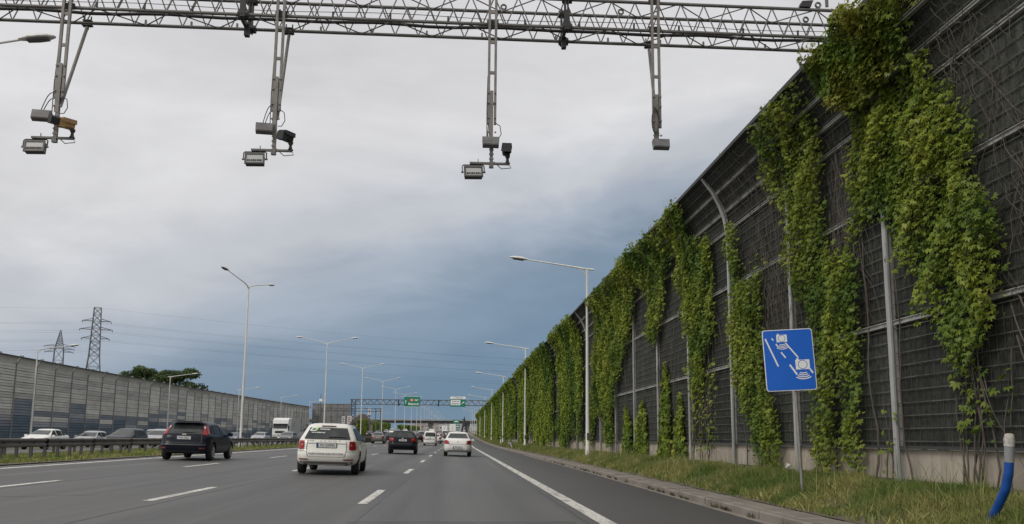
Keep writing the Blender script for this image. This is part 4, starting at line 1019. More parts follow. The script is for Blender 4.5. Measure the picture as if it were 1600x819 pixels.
# white estate with roof rails and lettering
c, patch, ring, ey = make_car('estate', P_WHITE, sz=.965); tag(c, 'white estate car with roof rails and rear window sticker, nearest in the traffic', 'car'); place(c, -3.66, 25.6, .035)
for s in (-1, 1):
    b = MB(); b.tube([(s*.565, -1.5, 1.405), (s*.56, -1.40, 1.47), (s*.56, -.6, 1.505), (s*.56, -.1, 1.475), (s*.57, .0, 1.41)], .016, 6); b.build('roof_rail', M_TRIM, c, True, 60)
b = MB(); b.bar((0, -1.25, 1.47), (0, -1.36, 1.63), .008, 6); b.lathe([(.04, 0), (.025, .03)], (0, -1.25, 1.47), 10); b.build('antenna', M_TRIM, c)
patch('B', [(-.36, 1.365), (.36, 1.365), (.36, 1.395), (-.36, 1.395)], 'brake_light', mat('dark_red_lens', (.06, .01, .012), .3), off=.02, nu=6, nv=1)
patch('B', [(-.84, 1.005), (.84, 1.005), (.84, 1.03), (-.84, 1.03)], 'window_lower_trim', M_TRIM, off=.016, nu=8, nv=1)
b = MB(); b.tube([(.04, ey(.04, 1.04)-.03, 1.035), (.25, ey(.25, 1.05)-.035, 1.048), (.52, ey(.5, 1.03)-.03, 1.03)], [.018, .014, .008], 6); b.build('wiper', M_TRIM, c)
seam(patch, [(-.70, .96), (-.70, .72), (-.64, .50), (.64, .50), (.70, .72), (.70, .96)])
seam(patch, [(-.68, .885), (.68, .885)], .014); seam(patch, [(-.98, .665), (-.71, .665)]); seam(patch, [(.71, .665), (.98, .665)])
for s in (-1, 1):
    fq = [(.62*s, .40), (.95*s, .40), (.95*s, .435), (.60*s, .43)]
    if s < 0: fq = [fq[1], fq[0], fq[3], fq[2]]
    patch('B', fq, 'reflector', mat('dark_reflector', (.20, .02, .025), .3), off=.012, nu=5, nv=1)
plate(c, ey, .805, 'PO 2WP95')
put_text('HURTOWNIE ELEKTRYCZNE', .066, (0, ey(0, .575)-.02, .575), M_INK, c, bold=.001, sx=1.12)
put_text('S K O D A', .05, (.10, ey(.1, .935)-.022, .925), M_CHROME, c, sx=2.6); put_text('SCOUTLINE', .048, (-.47, ey(.47, .925)-.022, .93), M_INK, c, sx=.9)
put_text('FABIA', .035, (-.55, ey(.55, .72)-.02, .70), M_CHROME, c)
wy = lambda x, z: ey(x, z)-.022
sl_ = math.atan2(.27, .36)
stk = MB(); 
def wq(pts, nm, m):
    b_ = MB(); b_.v = [(x, wy(x, z), z) for x, z in pts]; b_.f = [tuple(range(len(pts)))]; return b_.build(nm, m, c)
M_STK = mat('sticker_white', (.72, .73, .72), .5); M_STG = mat('sticker_green', (.25, .48, .08), .5); M_STT = mat('sticker_teal', (.03, .12, .13), .5)
wq([(-.52, 1.195), (-.32, 1.195), (-.25, 1.295), (-.45, 1.295)], 'sticker', M_STK)
b = MB(); b.v = [(x, wy(x, z)-.004, z) for x, z in [(-.36, 1.195), (-.32, 1.195), (-.25, 1.295), (-.30, 1.295), (-.47, 1.215), (-.36, 1.215), (-.33, 1.275), (-.44, 1.275)]]; b.f = [(0, 1, 2, 3)]; b.build('sticker_edge', M_STG, c)
b = MB(); b.v = [(x, wy(x, z)-.005, z) for x, z in [(-.455, 1.225), (-.37, 1.225), (-.34, 1.27), (-.425, 1.27)]]; b.f = [(0, 1, 2, 3)]; b.build('sticker_core', M_STT, c)
put_text('romannex', .085, (-.10, wy(.1, 1.25)-.004, 1.25), M_STK, c, bold=.002, sx=.8, tilt=.63)
put_text('www.elektro.pl', .062, (-.27, wy(.25, 1.155)-.006, 1.155), M_STK, c, bold=.002, sx=.95, tilt=.63)
MB().bar((-.38, -2.02, .21), (-.38, -1.8, .23), .028, 8).build('exhaust', M_TRIM, c)

# dark hatchback on the left lane
c, patch, ring, ey = make_car('hatch', P_NAVY, sz=.97); tag(c, 'dark navy hatchback with high tail lights beside the guardrail', 'car'); place(c, -10.03, 33.6, .02)
b = MB(); b.prism([(-.56, 1.405), (.56, 1.405), (.52, 1.44), (-.52, 1.44)], -1.78, -1.5); b.build('spoiler', P_NAVY, c)
b = MB(); b.tube([(-.05, ey(0, 1.0)-.03, 1.005), (.15, ey(.15, 1.04)-.035, 1.04), (.42, ey(.42, 1.02)-.03, 1.015)], [.02, .016, .008], 6); b.build('wiper', M_TRIM, c)
plate(c, ey, .83, 'WH 53027'); put_text('Ford', .055, (0, ey(0, .945)-.03, .945), M_CHROME, c, sx=1.5, bold=.002)
b = MB(); b.lathe([(.055, -.012), (.05, 0)], (0, 0, 0), 16, 'Y'); o = b.build('badge', M_CHROME, c); o.location = (0, ey(0, .945)-.008, .945); o.scale = (1.5, 1, .7)
patch('B', [(-.96, .575), (.96, .575), (.96, .60), (-.96, .60)], 'bumper_ridge', mat('navy_sheen', (.05, .053, .06), .3), off=.02, nu=14, nv=1)
for s in (-1, 1):
    fq = [(.72*s, .42), (.95*s, .42), (.95*s, .48), (.72*s, .48)]
    if s < 0: fq = [fq[1], fq[0], fq[3], fq[2]]
    patch('B', fq, 'reflector', mat('dark_reflector2', (.22, .05, .05), .3), off=.014, nu=5, nv=1)
seam(patch, [(-.78, .97), (-.78, .66), (.78, .66), (.78, .97)])

# black estate ahead
c, patch, ring, ey = make_car('suv', P_BLACK); tag(c, 'black estate car with silver roof rails in the middle lane', 'car'); place(c, -3.45, 55.4, .03)
for s in (-1, 1): MB().tube([(s*.60, -1.62, 1.41), (s*.60, -1.5, 1.475), (s*.60, -.2, 1.49), (s*.60, 0, 1.42)], .018, 6).build('roof_rail', M_RIM, c, True, 60)
plate(c, ey, .86, 'WB 1906V'); b = MB(); b.lathe([(.05, -.012), (.045, 0)], (0, ey(0, .97)-.005, .965), 14, 'Y'); b.build('badge', M_CHROME, c)
seam(patch, [(-.96, .64), (.96, .64)], .012)
# white saloon in the right lane
c, patch, ring, ey = make_car('sedan', P_WHITE2); tag(c, 'white saloon car with rounded boot in the right lane', 'car'); place(c, .08, 53.4, .0)
plate(c, ey, .52, 'WPI 68FA'); seam(patch, [(-.70, .96), (-.66, .72), (.66, .72), (.70, .96)]); b = MB(); b.lathe([(.045, -.012), (.04, 0)], (0, ey(0, .88)-.005, .87), 14, 'Y'); b.build('badge', M_CHROME, c)
patch('B', [(-.42, .44), (.42, .44), (.34, .60), (-.34, .60)], 'plate_recess_shade', mat('recess_shade_white', (.50, .49, .46), .5), off=.008, nu=6, nv=2)  # raised patch in darker white; the shade of a recess is put into its colour
MB().bar((0, -.75, 1.48), (0, -.95, 1.66), .007, 5).build('antenna', M_TRIM, c)
# small white van
c, patch, ring, ey = make_car('van', P_WHITE2, sz=1.03); tag(c, 'small white high-roofed van with a box on its roof', 'van'); place(c, -3.35, 108.5, .01)
plate(c, ey, .78, 'WI 4471', x=-.3); seam(patch, [(-.9, .66), (.9, .66)], .02); MB().box((0, 0, 0), (.10, .03, .12)).build('handle', M_TRIM, c).location = (0, ey(0, 1.0)-.02, .98)
MB().box((.18, -1.0, 1.95), (.62, .7, .30)).build('roof_box', P_WHITE2, c)
MB().box((.15, ey(.15, .80)-.01, .80), (1.2, .01, .16)).build('lettering_strip', mat('print_grey', (.45, .46, .47), .6), c)
# bronze saloon
c, patch, ring, ey = make_car('sedan', P_BEIGE); tag(c, 'grey-brown saloon with red lights ahead in the left lane', 'car'); place(c, -10.35, 113, .02); plate(c, ey, .80, 'WZ 530AK')

# cars farther ahead and on the opposite carriageway; one body per kind and colour, copied with its parts
PROTO = {}
def far_car(kind, pt, X, Y, rz, label, group, name='car', cat='car', near=False):
    key = (kind, pt.name)
    if key not in PROTO: o = make_car(kind, pt, near=near, name=name)[0]; PROTO[key] = o
    else: o = copy_tree(PROTO[key]); o.name = name
    tag(o, label, cat, group); place(o, X, Y, rz); return o
ga = 'queue of traffic ahead'
far_car('sedan', P_DGREY, -10.2, 131, .01, 'dark grey car ahead of the grey-brown saloon', ga)
far_car('suv', P_GREY, -13.0+3.0, 146, .0, 'grey estate car far ahead by the median', ga)
far_car('hatch', P_SILV, -6.7, 128, .0, 'silver hatchback between the black estate and the grey-brown saloon', ga)
far_car('sedan', P_BLACK, -6.6, 146, .0, 'black car behind the silver hatchback roof, far ahead', ga)
far_car('van', P_SILV, -6.8, 168, 0, 'silver van in the distant queue', ga, 'van', 'van')
far_car('hatch', P_RED, -3.3, 150, 0, 'red hatchback beyond the white van', ga)
far_car('sedan', P_WHITE2, -3.2, 131, 0, 'white car just left of the small van', ga)
far_car('sedan', P_WHITE2, -1.0+1.3, 205, 0, 'distant white car in the right lane beyond the saloon', ga)
far_car('hatch', P_RED, .2, 178, 0, 'red car half hidden by the white saloon', ga)
for k, (kd, pt, X, Y, lb) in enumerate([('suv', P_SILV, -10.1, 172, 'silver estate, distant left lane'), ('sedan', P_GREY, -6.6, 190, 'grey saloon, distant second lane'), ('hatch', P_WHITE2, -10.2, 195, 'white hatchback, distant left lane'),
        ('suv', P_DGREY, -3.3, 190, 'dark grey estate, distant third lane'), ('sedan', P_SILV, -10.2, 222, 'silver saloon, far left lane'), ('hatch', P_DGREY, -6.6, 225, 'dark hatchback, far second lane'), ('van', P_WHITE2, -3.2, 232, 'white van, far third lane'), ('sedan', P_RED, -6.6, 260, 'red saloon, farthest second lane'), ('suv', P_WHITE2, .2, 262, 'white estate, farthest right lane')]):
    far_car(kd, pt, X, Y, 0, lb+' of the queue ahead', ga, 'van' if kd == 'van' else 'car', 'van' if kd == 'van' else 'car')
go = 'oncoming traffic beyond the guardrail'
def onc(kd, pt, px, X, label, name='car'):
    Y = at_x(px, 684, X).y; return far_car(kd, pt, X, Y, PI, label, go, name, name)
onc('sedan', P_WHITE2, 70, -29.6, 'white oncoming saloon behind the guardrail, leftmost car')
onc('hatch', P_SILV, 142, -32.2, 'low silver oncoming car, second from the left behind the guardrail')
onc('suv', P_DGREY, 197, -24.4, 'dark grey oncoming saloon behind the guardrail, left of the navy hatchback')
onc('van', P_SILV, 240, -31.6, 'silver oncoming people carrier partly behind the navy hatchback', 'van')
onc('hatch', P_SILV, 248, -24.2, 'silver oncoming hatchback at the left shoulder of the navy hatchback')
onc('sedan', P_BLUE, 366, -31.0, 'blue-grey oncoming car right of the navy hatchback')
onc('sedan', P_SILV, 407, -25.2, 'silver-white oncoming saloon in front of the white lorry')
onc('suv', P_GREY, 449, -21.2, 'grey oncoming car in front of the lorry, at the guardrail')
onc('hatch', P_DGREY, 474, -21.2, 'dark oncoming car hidden behind the white estate')
for k, (kd, pt, px, X) in enumerate([('sedan', P_BLACK, 578, -21.5), ('suv', P_DGREY, 590, -21.3), ('hatch', P_SILV, 603, -25.0), ('van', P_WHITE2, 612, -21.4), ('sedan', P_GREY, 622, -24.8), ('suv', P_WHITE2, 633, -21.5)]):
    onc(kd, pt, px, X, '%s oncoming vehicle in the far left traffic, %s from the estate car' % (['black', 'dark grey', 'silver', 'white', 'grey', 'white'][k], ordw[k]), 'van' if kd == 'van' else 'car')
for k, (kd, pt, X, Y, lb) in enumerate([('hatch', P_GREY, -8.3+1.6, 108+0, 'grey hatchback ahead in the second lane, left of the black estate'), ('suv', P_BLUE, -10.2, 160, 'blue-grey estate ahead of the grey one by the median'), ('sedan', P_SILV, -3.3, 170, 'silver saloon hidden behind the small van'), ('hatch', P_BLACK, -6.7, 208, 'black hatchback, distant second lane of the queue')]):
    far_car(kd, pt, X, Y, 0, lb, ga)
# white lorry, oncoming
X = -27.6; Y = at_x(437, 684, X).y
t = tag(empty('lorry', (X, Y, road_z(X, Y)), (0, 0, PI)), 'white box lorry with a high cab roof coming the other way', 'lorry')
P_LOR = paint('lorry_white', (.72, .72, .71)); M_SIDE = mat('lorry_curtain', (.33, .335, .33), .6, noise=(.8, (.28, .285, .28), .4, .7))
b = MB(); b.prism([(-1.2, .75), (.02, .75), (.08, 1.2), (.0, 2.05), (-.15, 2.75), (-.35, 3.45), (-1.2, 3.75), (-2.0, 3.75), (-2.0, .75)], -1.2, 1.2, 'YZ'); o = b.build('cab', P_LOR, t); fix_normals(o.data)
MB().prism([(-.005, 2.10), (-.135, 2.68), (-.105, 2.7), (.03, 2.10)], -1.08, 1.08, 'YZ').build('windscreen', M_GLASS, t)
MB().box((0, -.02, 2.80), (2.3, .5, .10)).build('sun_visor', M_TRIM, t)
for s in (-1, 1):
    MB().box((s*1.25, -.1, 2.2), (.18, .15, .75)).build('mirror', M_TRIM, t); MB().box((s*.85, .075, 1.0), (.42, .06, .22)).build('headlight', M_LCLR, t); MB().box((s*1.205, -.75, 2.2), (.02, .8, .7)).build('side_window', M_GLASS, t)
MB().box((0, .06, 1.55), (1.5, .05, .35)).build('grille', M_TRIM, t); MB().box((0, .09, .62), (2.4, .2, .3)).build('bumper', M_TRIM, t)
o = MB().box((0, -6.2, 2.35), (2.5, 8.0, 2.85)).build('cargo_box', M_SIDE, t); MB().box((0, -6.2, 3.79), (2.52, 8.02, .05)).build('roof_edge', P_LOR, o); MB().box((0, -2.19, 2.35), (2.52, .03, 2.86)).build('front_panel', P_LOR, o)
for z_ in (2.9, 2.55): MB().box((-1.256, -4.3, z_), (.006, 1.5, .16)).build('lettering_strip', mat('print_dark', (.16, .165, .17), .6), o)
for yy in (-.9, -6.0, -8.6):
    for s in (-1, 1): MB().lathe([(.2, -.14), (.5, -.15), (.5, .15), (.2, .14)], (s*1.05, yy, .5), 18, 'X').build('wheel', M_TYRE, t, True, 45)
MB().box((0, -5, .75), (1.0, 9, .25)).build('chassis', M_UNDER, t)
# ---------------------------------------------------------------- blue camera-control sign on the verge
M_SBLUE = mat('sign_blue', (.004, .12, .58), .35, noise=(2, (.005, .13, .62), .4, .7), noise2=(5, (.02, .11, .46), .55, .8, (1, 1, .4))); M_SWHITE = mat('sign_white', (.82, .83, .83), .4); M_SBACK = mat('sign_metal', (.35, .35, .36), .5, .5)
M_POLE = mat('sign_pole', (.30, .295, .27), .55, .4, noise=(5, (.20, .195, .18), .4, .7))
base = at_y(1254, 766, 14.2); base.z = verge_z(base.x, 14.2)-.03
cen = at_y(1235, 562, 14.15)
sg = tag(empty('road_sign', base, (0, 0, 0)), 'blue average-speed camera sign on a leaning pole in the verge grass', 'road sign')
ctop = Vector(cen)-base; lean = -.050
SW, SH = .86, 1.08
def rrect(w_, h, r_, n=5):
    pts = []
    for cx, cy, a0 in ((w_/2-r_, h/2-r_, 0), (-w_/2+r_, h/2-r_, PI/2), (-w_/2+r_, -h/2+r_, PI), (w_/2-r_, -h/2+r_, 1.5*PI)):
        for k in range(n+1): a = a0+PI/2*k/n; pts.append((cx+r_*math.cos(a), cy+r_*math.sin(a)))
    return pts
b = MB(); b.bar((0, 0, 0), (ctop.x+.06+.02, .035, ctop.z+.3), .024, 10); b.build('pole', M_POLE, sg, True, 50)
pn_ = MB().prism(rrect(SW, SH, .05), 0, .012).build('panel', M_SWHITE, sg); fix_normals(pn_.data); pn_.location = (ctop.x, 0, ctop.z); pn_.rotation_euler = (0, lean, -.16)
fc = MB().prism(rrect(SW-.026, SH-.026, .042), -.004, -.0005).build('blue_face', M_SBLUE, pn_); fix_normals(fc.data)
MB().box((0, .03, .25), (.5, .03, .05)).box((0, .03, -.25), (.5, .03, .05)).build('bracket', M_SBACK, pn_)
def sline(x0, z0, x1, z1, wd):
    d = Vector((x1-x0, z1-z0)).normalized(); nrm = Vector((-d.y, d.x))*wd/2
    return [(x0+nrm.x, z0+nrm.y), (x0-nrm.x, z0-nrm.y), (x1-nrm.x, z1-nrm.y), (x1+nrm.x, z1+nrm.y)]
def sp(u, v_): return ((u-.5)*SW, (.5-v_)*SH)          # fractions of the panel
def mark(nm, poly, m=M_SWHITE, y0=-.008, y1=-.0045):
    o = MB().prism(poly, y0, y1).build(nm, m, pn_); fix_normals(o.data); return o
for (u0, v0, u1, v1, wd) in ((.055, .14, .27, .60, .026), (.185, .135, .215, .175, .02), (.26, .23, .305, .29, .022), (.35, .37, .43, .465, .024), (.50, .58, .63, .745, .03), (.45, .22, .68, .47, .024), (.885, .655, .945, .73, .028)):
    mark('painted_line', sline(*sp(u0, v0), *sp(u1, v1), wd))
def cam_icon(u, v_, s):
    cx, cz = sp(u, v_)
    mark('camera_pictogram', [(cx-.105*s, cz-.075*s), (cx+.105*s, cz-.075*s), (cx+.105*s, cz+.075*s), (cx-.05*s, cz+.075*s), (cx-.06*s, cz+.10*s), (cx-.085*s, cz+.10*s), (cx-.09*s, cz+.075*s), (cx-.105*s, cz+.075*s)])
    n = 20; b_ = MB()
    for k in range(n):
        a0, a1 = 2*PI*k/n, 2*PI*(k+1)/n
        b_.add([(cx+r_*s*math.cos(a), -.009, cz+.0+r_*s*math.sin(a)) for r_, a in ((.062, a0), (.062, a1), (.071, a1), (.071, a0))], [(0, 1, 2, 3)])
    b_.build('lens_ring', M_SBLUE, pn_)
    for i in range(4):
        r_ = (.118+.030*i)*s; b_ = MB(); m_ = 8; z0 = cz-.005*s
        hw = .42+.04*i
        for k in range(m_):
            a0 = -PI/2-hw+2*hw*k/m_; a1 = -PI/2-hw+2*hw*(k+1)/m_
            b_.add([(cx+q_*math.cos(a), -.008, z0+q_*math.sin(a)+0.0) for q_, a in ((r_, a0), (r_, a1), (r_+.015*s, a1), (r_+.015*s, a0))], [(0, 1, 2, 3)])
        b_.build('flash_arc', M_SWHITE, pn_)
cam_icon(.385, .145, .86); cam_icon(.755, .585, 1.14)
# blue drain hose leaning at the right edge
Xh = 5.98
def hp_(px, py): return at_x(px, py, Xh)
pts = [hp_(1549, 812), hp_(1560, 790), hp_(1571, 765), hp_(1576, 740), hp_(1577, 718)]
base = Vector((pts[0].x, pts[0].y, verge_z(pts[0].x, pts[0].y)))
hz = tag(empty('drain_hose', base), 'blue ribbed drain hose on a pipe with a white taped top, standing in the grass', 'hose')
pl = [Vector((pts[0].x, pts[0].y-.05, base.z-.15))-base]+[Vector(p)-base for p in pts]
dense = []; rad = []
for i in range(len(pl)-1):
    for k in range(12): dense.append(pl[i].lerp(pl[i+1], k/12)); rad.append(.047+.0025*(len(dense) % 2))
M_HOSE = mat('hose_blue', (.008, .075, .33), .45, noise=(10, (.006, .055, .24), .4, .7))
MB().tube(dense, rad, 12).build('hose', M_HOSE, hz, True, 30)
q0, q1, q2 = hp_(1577, 722)-base, hp_(1577, 697)-base, hp_(1577, 679)-base
MB().tube([q0, q1], .050, 12).build('pipe', mat('grey_pipe', (.23, .24, .25), .5, noise=(9, (.33, .33, .33), .5, .7)), hz, True, 50)
b = MB(); b.tube([q1, q1.lerp(q2, .3), q1.lerp(q2, .5), q1.lerp(q2, .8), q2, q2+Vector((0, 0, .012))], [.054, .052, .058, .05, .046, .02], 12); b.build('taped_top', mat('white_tape', (.5, .48, .44), .7, noise=(30, (.28, .25, .21), .45, .7)), hz, True, 40)
# small things on the verge
p = at_x(1231, 741, 6.9); b = MB(); b.add([(-.05, 0, 0), (.05, .02, .01), (.06, -.01, .09), (-.02, .03, .12), (.0, .06, .04)], [(0, 1, 2), (0, 2, 3), (1, 4, 2), (2, 4, 3), (0, 3, 4), (0, 4, 1)])
o = b.build('litter', mat('litter_white', (.6, .6, .58), .7)); o.location = (p.x, p.y, verge_z(p.x, p.y)+.10); tag(o, 'scrap of white litter in the grass at the foot of the barrier', 'litter')
Y = 112; X = 5.9; dl = tag(empty('delineator_post', (X, Y, verge_z(X, Y))), 'white roadside marker post far along the verge', 'marker post')
MB().prism([(-.06, 0), (.06, 0), (.05, 1.0), (-.05, 1.08)], -.03, .03).build('post', M_SWHITE, dl); MB().box((0, -.035, .85), (.09, .01, .18)).build('band', M_BLK, dl)
Y = 86; X = 5.75; gr2 = tag(empty('guardrail', (X, Y, verge_z(X, Y))), 'short low guardrail end on the right verge', 'guardrail')
b = MB(); b.sweep([(0, .62), (-.05, .58), (-.05, .52), (0, .48), (-.05, .44), (-.05, .38), (0, .34), (.02, .48)], [(0, 0, -.55), (.0, 1.6, -.2), (.02, 3.4, 0), (.05, 8, 0)]); b.build('beam', M_GALV, gr2)
for q_ in (2.6, 5.2, 7.6): MB().box((.06, q_, .2), (.06, .1, .7)).build('post', M_GALV, gr2)

# ---------------------------------------------------------------- far sign gantry
GS = 165.0; M_FG = mat('far_gantry_steel', (.12, .125, .135), .5, .3)
zr_ = vz(GS)
fg = tag(empty('sign_gantry', (-20.6, GS, zr_)), 'dark blue-grey lattice sign gantry across the road ahead', 'gantry')
zt = at_y(600, 624.5, GS).z-zr_; zb = at_y(600, 632, GS).z-zr_; xr = 27.5
for dy in (0, .9):
    for z in (zt, zb): MB().box((xr/2, dy, z), (xr+.4, .12, .12)).build('chord', M_FG, fg)
b = MB(); k = 0; st = .62
while k*st < xr:
    for dy in (0, .9): b.bar((k*st, dy, zb if k % 2 else zt), ((k+1)*st, dy, zt if k % 2 else zb), .035, 4)
    k += 1
tag(b.build('lattice', M_FG, fg), kind='stuff')
for x in (0, .75): MB().box((x, .45, zt/2), (.16, .9, zt)).build('column', M_FG, fg)
b = MB()
for i in range(10): b.bar((0, .45, zb*i/10), (.75, .45, zb*(i+1)/10), .04, 4); b.bar((.75, .45, zb*i/10), (0, .45, zb*(i+1)/10), .04, 4)
b.build('column_lattice', M_FG, fg); MB().box((xr, .45, zt/2), (.3, .9, zt)).build('column', M_FG, fg)
for xx in (9.2, 17.0): MB().box((xx, -.02, (zt+zb)/2-.1), (.22, .3, 1.3)).build('splice_joint', M_BLK, fg)
fg2 = tag(empty('sign_gantry', (-33.5, 210, vz(210))), 'second dark gantry over the opposite road behind the first', 'gantry')
z1 = at_y(575, 638.5, 210).z-vz(210); z0 = at_y(575, 643, 210).z-vz(210)
for z in (z1, z0): MB().box((7.3, 0, z), (15.2, .3, .15)).build('chord', M_FG, fg2)
b = MB()
for i in range(24): b.bar((i*.6, 0, z0 if i % 2 else z1), ((i+1)*.6, 0, z1 if i % 2 else z0), .03, 4)
tag(b.build('lattice', M_FG, fg2), kind='stuff')
for x in (13.4, 14.6): MB().box((x, 0, z1/2), (.2, .3, z1)).build('column', M_FG, fg2)
MB().box((0, 0, z1/2), (.3, .3, z1)).build('column', M_FG, fg2)
M_SGRN = mat('sign_green', (.004, .19, .105), .4)
def board(px0, py0, px1, py1, label, Yb=GS-.25, m=M_SGRN, nm='direction_sign'):
    a, c_ = at_y(px0, py1, Yb), at_y(px1, py0, Yb); wd, h = c_.x-a.x, c_.z-a.z
    r_ = tag(empty(nm, ((a.x+c_.x)/2, Yb, a.z)), label, 'sign'); MB().box((0, 0, h/2), (wd, .08, h)).build('panel', m, r_); return r_, wd, h
s1, wd, h = board(631.3, 619.5, 656.3, 635.8, 'green direction sign reading Bialystok on the far gantry')
MB().box((-wd*.02, -.05, h*.64), (wd*.30, .02, h*.24)).build('red_shield', mat('shield_red', (.40, .03, .03), .5), s1); put_text('S8', h*.24, (-wd*.02, -.065, h*.64), M_SWHITE, s1, bold=.01)
put_text('E67', h*.24, (wd*.28, -.05, h*.64), M_SWHITE, s1, bold=.01); put_text('Białystok', h*.27, (wd*.10, -.05, h*.28), M_SWHITE, s1, bold=.012, sx=1.02)
b = MB(); b.box((-wd*.40, -.05, h*.42), (.09, .02, h*.24)); b.add([(-wd*.40-.15, -.06, h*.52), (-wd*.40+.15, -.06, h*.52), (-wd*.40, -.06, h*.64)], [(0, 1, 2)]); b.build('arrow', M_SWHITE, s1)
for z_ in (.02, .98): MB().box((0, -.045, h*z_), (wd, .01, .05)).build('border', M_SWHITE, s1)
s2, wd, h = board(703.2, 619.8, 727.6, 635.6, 'white and green exit direction sign on the far gantry')
MB().box((0, -.05, h*.865), (wd*.98, .03, h*.25)).build('white_board', M_SWHITE, s2); put_text('ul. Głębocka', h*.19, (0, -.07, h*.865), M_INK, s2, bold=.006)
MB().box((-wd*.15, -.05, h*.40), (wd*.62, .03, h*.50)).build('white_board', M_SWHITE, s2); put_text('Centrum', h*.20, (-wd*.15, -.07, h*.52), M_INK, s2, bold=.005); put_text('Białołęka', h*.20, (-wd*.15, -.07, h*.29), M_INK, s2, bold=.005)
b = MB(); ax, az = wd*.33, h*.42
b.add([(ax+x_, -.05, az+z_) for x_, z_ in [(-.25, -.25), (-.17, -.33), (.12, -.04), (.04, .04)]], [(0, 1, 2, 3)]); b.add([(ax+x_, -.05, az+z_) for x_, z_ in [(-.08, .16), (.24, .16), (.24, -.16)]], [(0, 2, 1)]); b.build('arrow', M_SWHITE, s2)
for s_ in (s1, s2):
    for x_ in (-.8, .8): MB().box((x_, .12, .9), (.08, .14, 1.6)).build('hanger', M_FG, s_)

# ---------------------------------------------------------------- overpass and what lies beyond
BY = 420.0
zb0 = at_y(680, 661.2, BY).z; zb1 = at_y(680, 657.6, BY).z; zb2 = at_y(680, 655.6, BY).z
br = tag(empty('overpass', (-13, BY, vz(BY))), 'road overpass with a dark deck edge crossing the road far ahead', 'bridge'); zz = vz(BY)
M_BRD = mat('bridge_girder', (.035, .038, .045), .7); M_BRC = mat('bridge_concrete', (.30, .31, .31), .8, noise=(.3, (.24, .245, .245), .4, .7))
MB().box((0, 5, (zb0+zb1)/2-zz), (190, 10, zb1-zb0)).build('girder', M_BRD, br); MB().box((0, 5, (zb1+zb2)/2-zz), (190, 10.8, zb2-zb1-.01)).build('parapet', M_BRC, br)
for x in (0, 18.5, -22): MB().prism([(x-.6, 0), (x+.6, 0), (x+1.3, zb0-zz-.02), (x-1.3, zb0-zz-.02)], 3, 6).build('pier', M_BRC, br)
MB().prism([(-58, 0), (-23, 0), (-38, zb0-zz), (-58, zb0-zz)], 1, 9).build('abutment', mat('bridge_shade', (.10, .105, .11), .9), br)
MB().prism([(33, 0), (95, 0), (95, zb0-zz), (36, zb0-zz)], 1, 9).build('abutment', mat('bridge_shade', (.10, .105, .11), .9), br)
for (a, lb) in (((708, 656, 718, 661.2), 'small green direction sign in front of the overpass'), ((698, 665.5, 704, 669), 'small green sign under the overpass, left of the lorry'), ((711.5, 664.5, 719, 668.5), 'small green sign under the overpass, right of the lorry')):
    r_, wd, h = board(*a, lb, Yb=395 if a[1] < 660 else 520)
    for x_ in (-.3, .3): MB().box((x_*wd, .1, -2.2), (.2, .15, 4.4)).build('post', M_GALV, r_)
    MB().box((0, -.06, h*.5), (wd*.6, .03, h*.3)).build('white_board', M_SWHITE, r_)
# lorries far ahead
for (px, Y_, w_, hh_, lb) in ((707, 330, 2.5, 3.4, 'white lorry tail far ahead in the right lane'), (694.5, 380, 4.6, 2.6, 'white truck far ahead beyond the small van')):
    X = at_y(px, 676, Y_).x; t = tag(empty('lorry', (X, Y_, vz(Y_)-.02*X)), lb, 'lorry')
    MB().box((0, 3.5, hh_/2+.65), (w_ if w_ < 3 else 2.5, 7, hh_-.5)).build('cargo_box', P_WHITE2, t); MB().box((0, -.02, hh_*.55), (.06, .04, hh_-.9)).build('door_gap', M_SEAM, t); MB().box((0, 8.0, 1.7), (2.4, 1.8, 2.4)).build('cab', P_LOR, t)
    for s in (-1, 1): MB().lathe([(.25, -.14), (.48, -.15), (.48, .15), (.25, .14)], (s*.95, 1.4, .48), 12, 'X').build('wheel', M_TYRE, t); MB().box((s*.9, -.03, .75), (.3, .05, .14)).build('tail_light', M_LRED, t)
    MB().box((0, 3.6, .6), (2.2, 7.2, .3)).build('chassis', M_UNDER, t)
# dark tapering tower by the road
Y_ = 400; p = at_y(725.3, 673, Y_); zt_ = at_y(725.3, 651, Y_).z
tw = tag(empty('tower', (p.x, Y_, vz(Y_)-.1)), 'dark pointed tower standing before the overpass', 'tower'); H_ = zt_-vz(Y_)+.1; M_TW = mat('tower_dark', (.03, .032, .036), .7)
b = MB()
for s in (-1, 1): b.tube([(s*1.2, 0, 0), (s*.8, 0, H_*.35), (s*.42, 0, H_*.62), (s*.12, 0, H_*.9)], [.55, .5, .42, .2], 6)
b.build('leg', M_TW, tw, True, 60); MB().tube([(0, 0, H_*.35), (0, 0, H_*.7), (0, 0, H_)], [.75, .5, .14], 8).build('shaft', M_TW, tw, True, 60); MB().box((-.9, 0, H_*.82), (1.0, .2, .25)).build('arm', M_TW, tw)
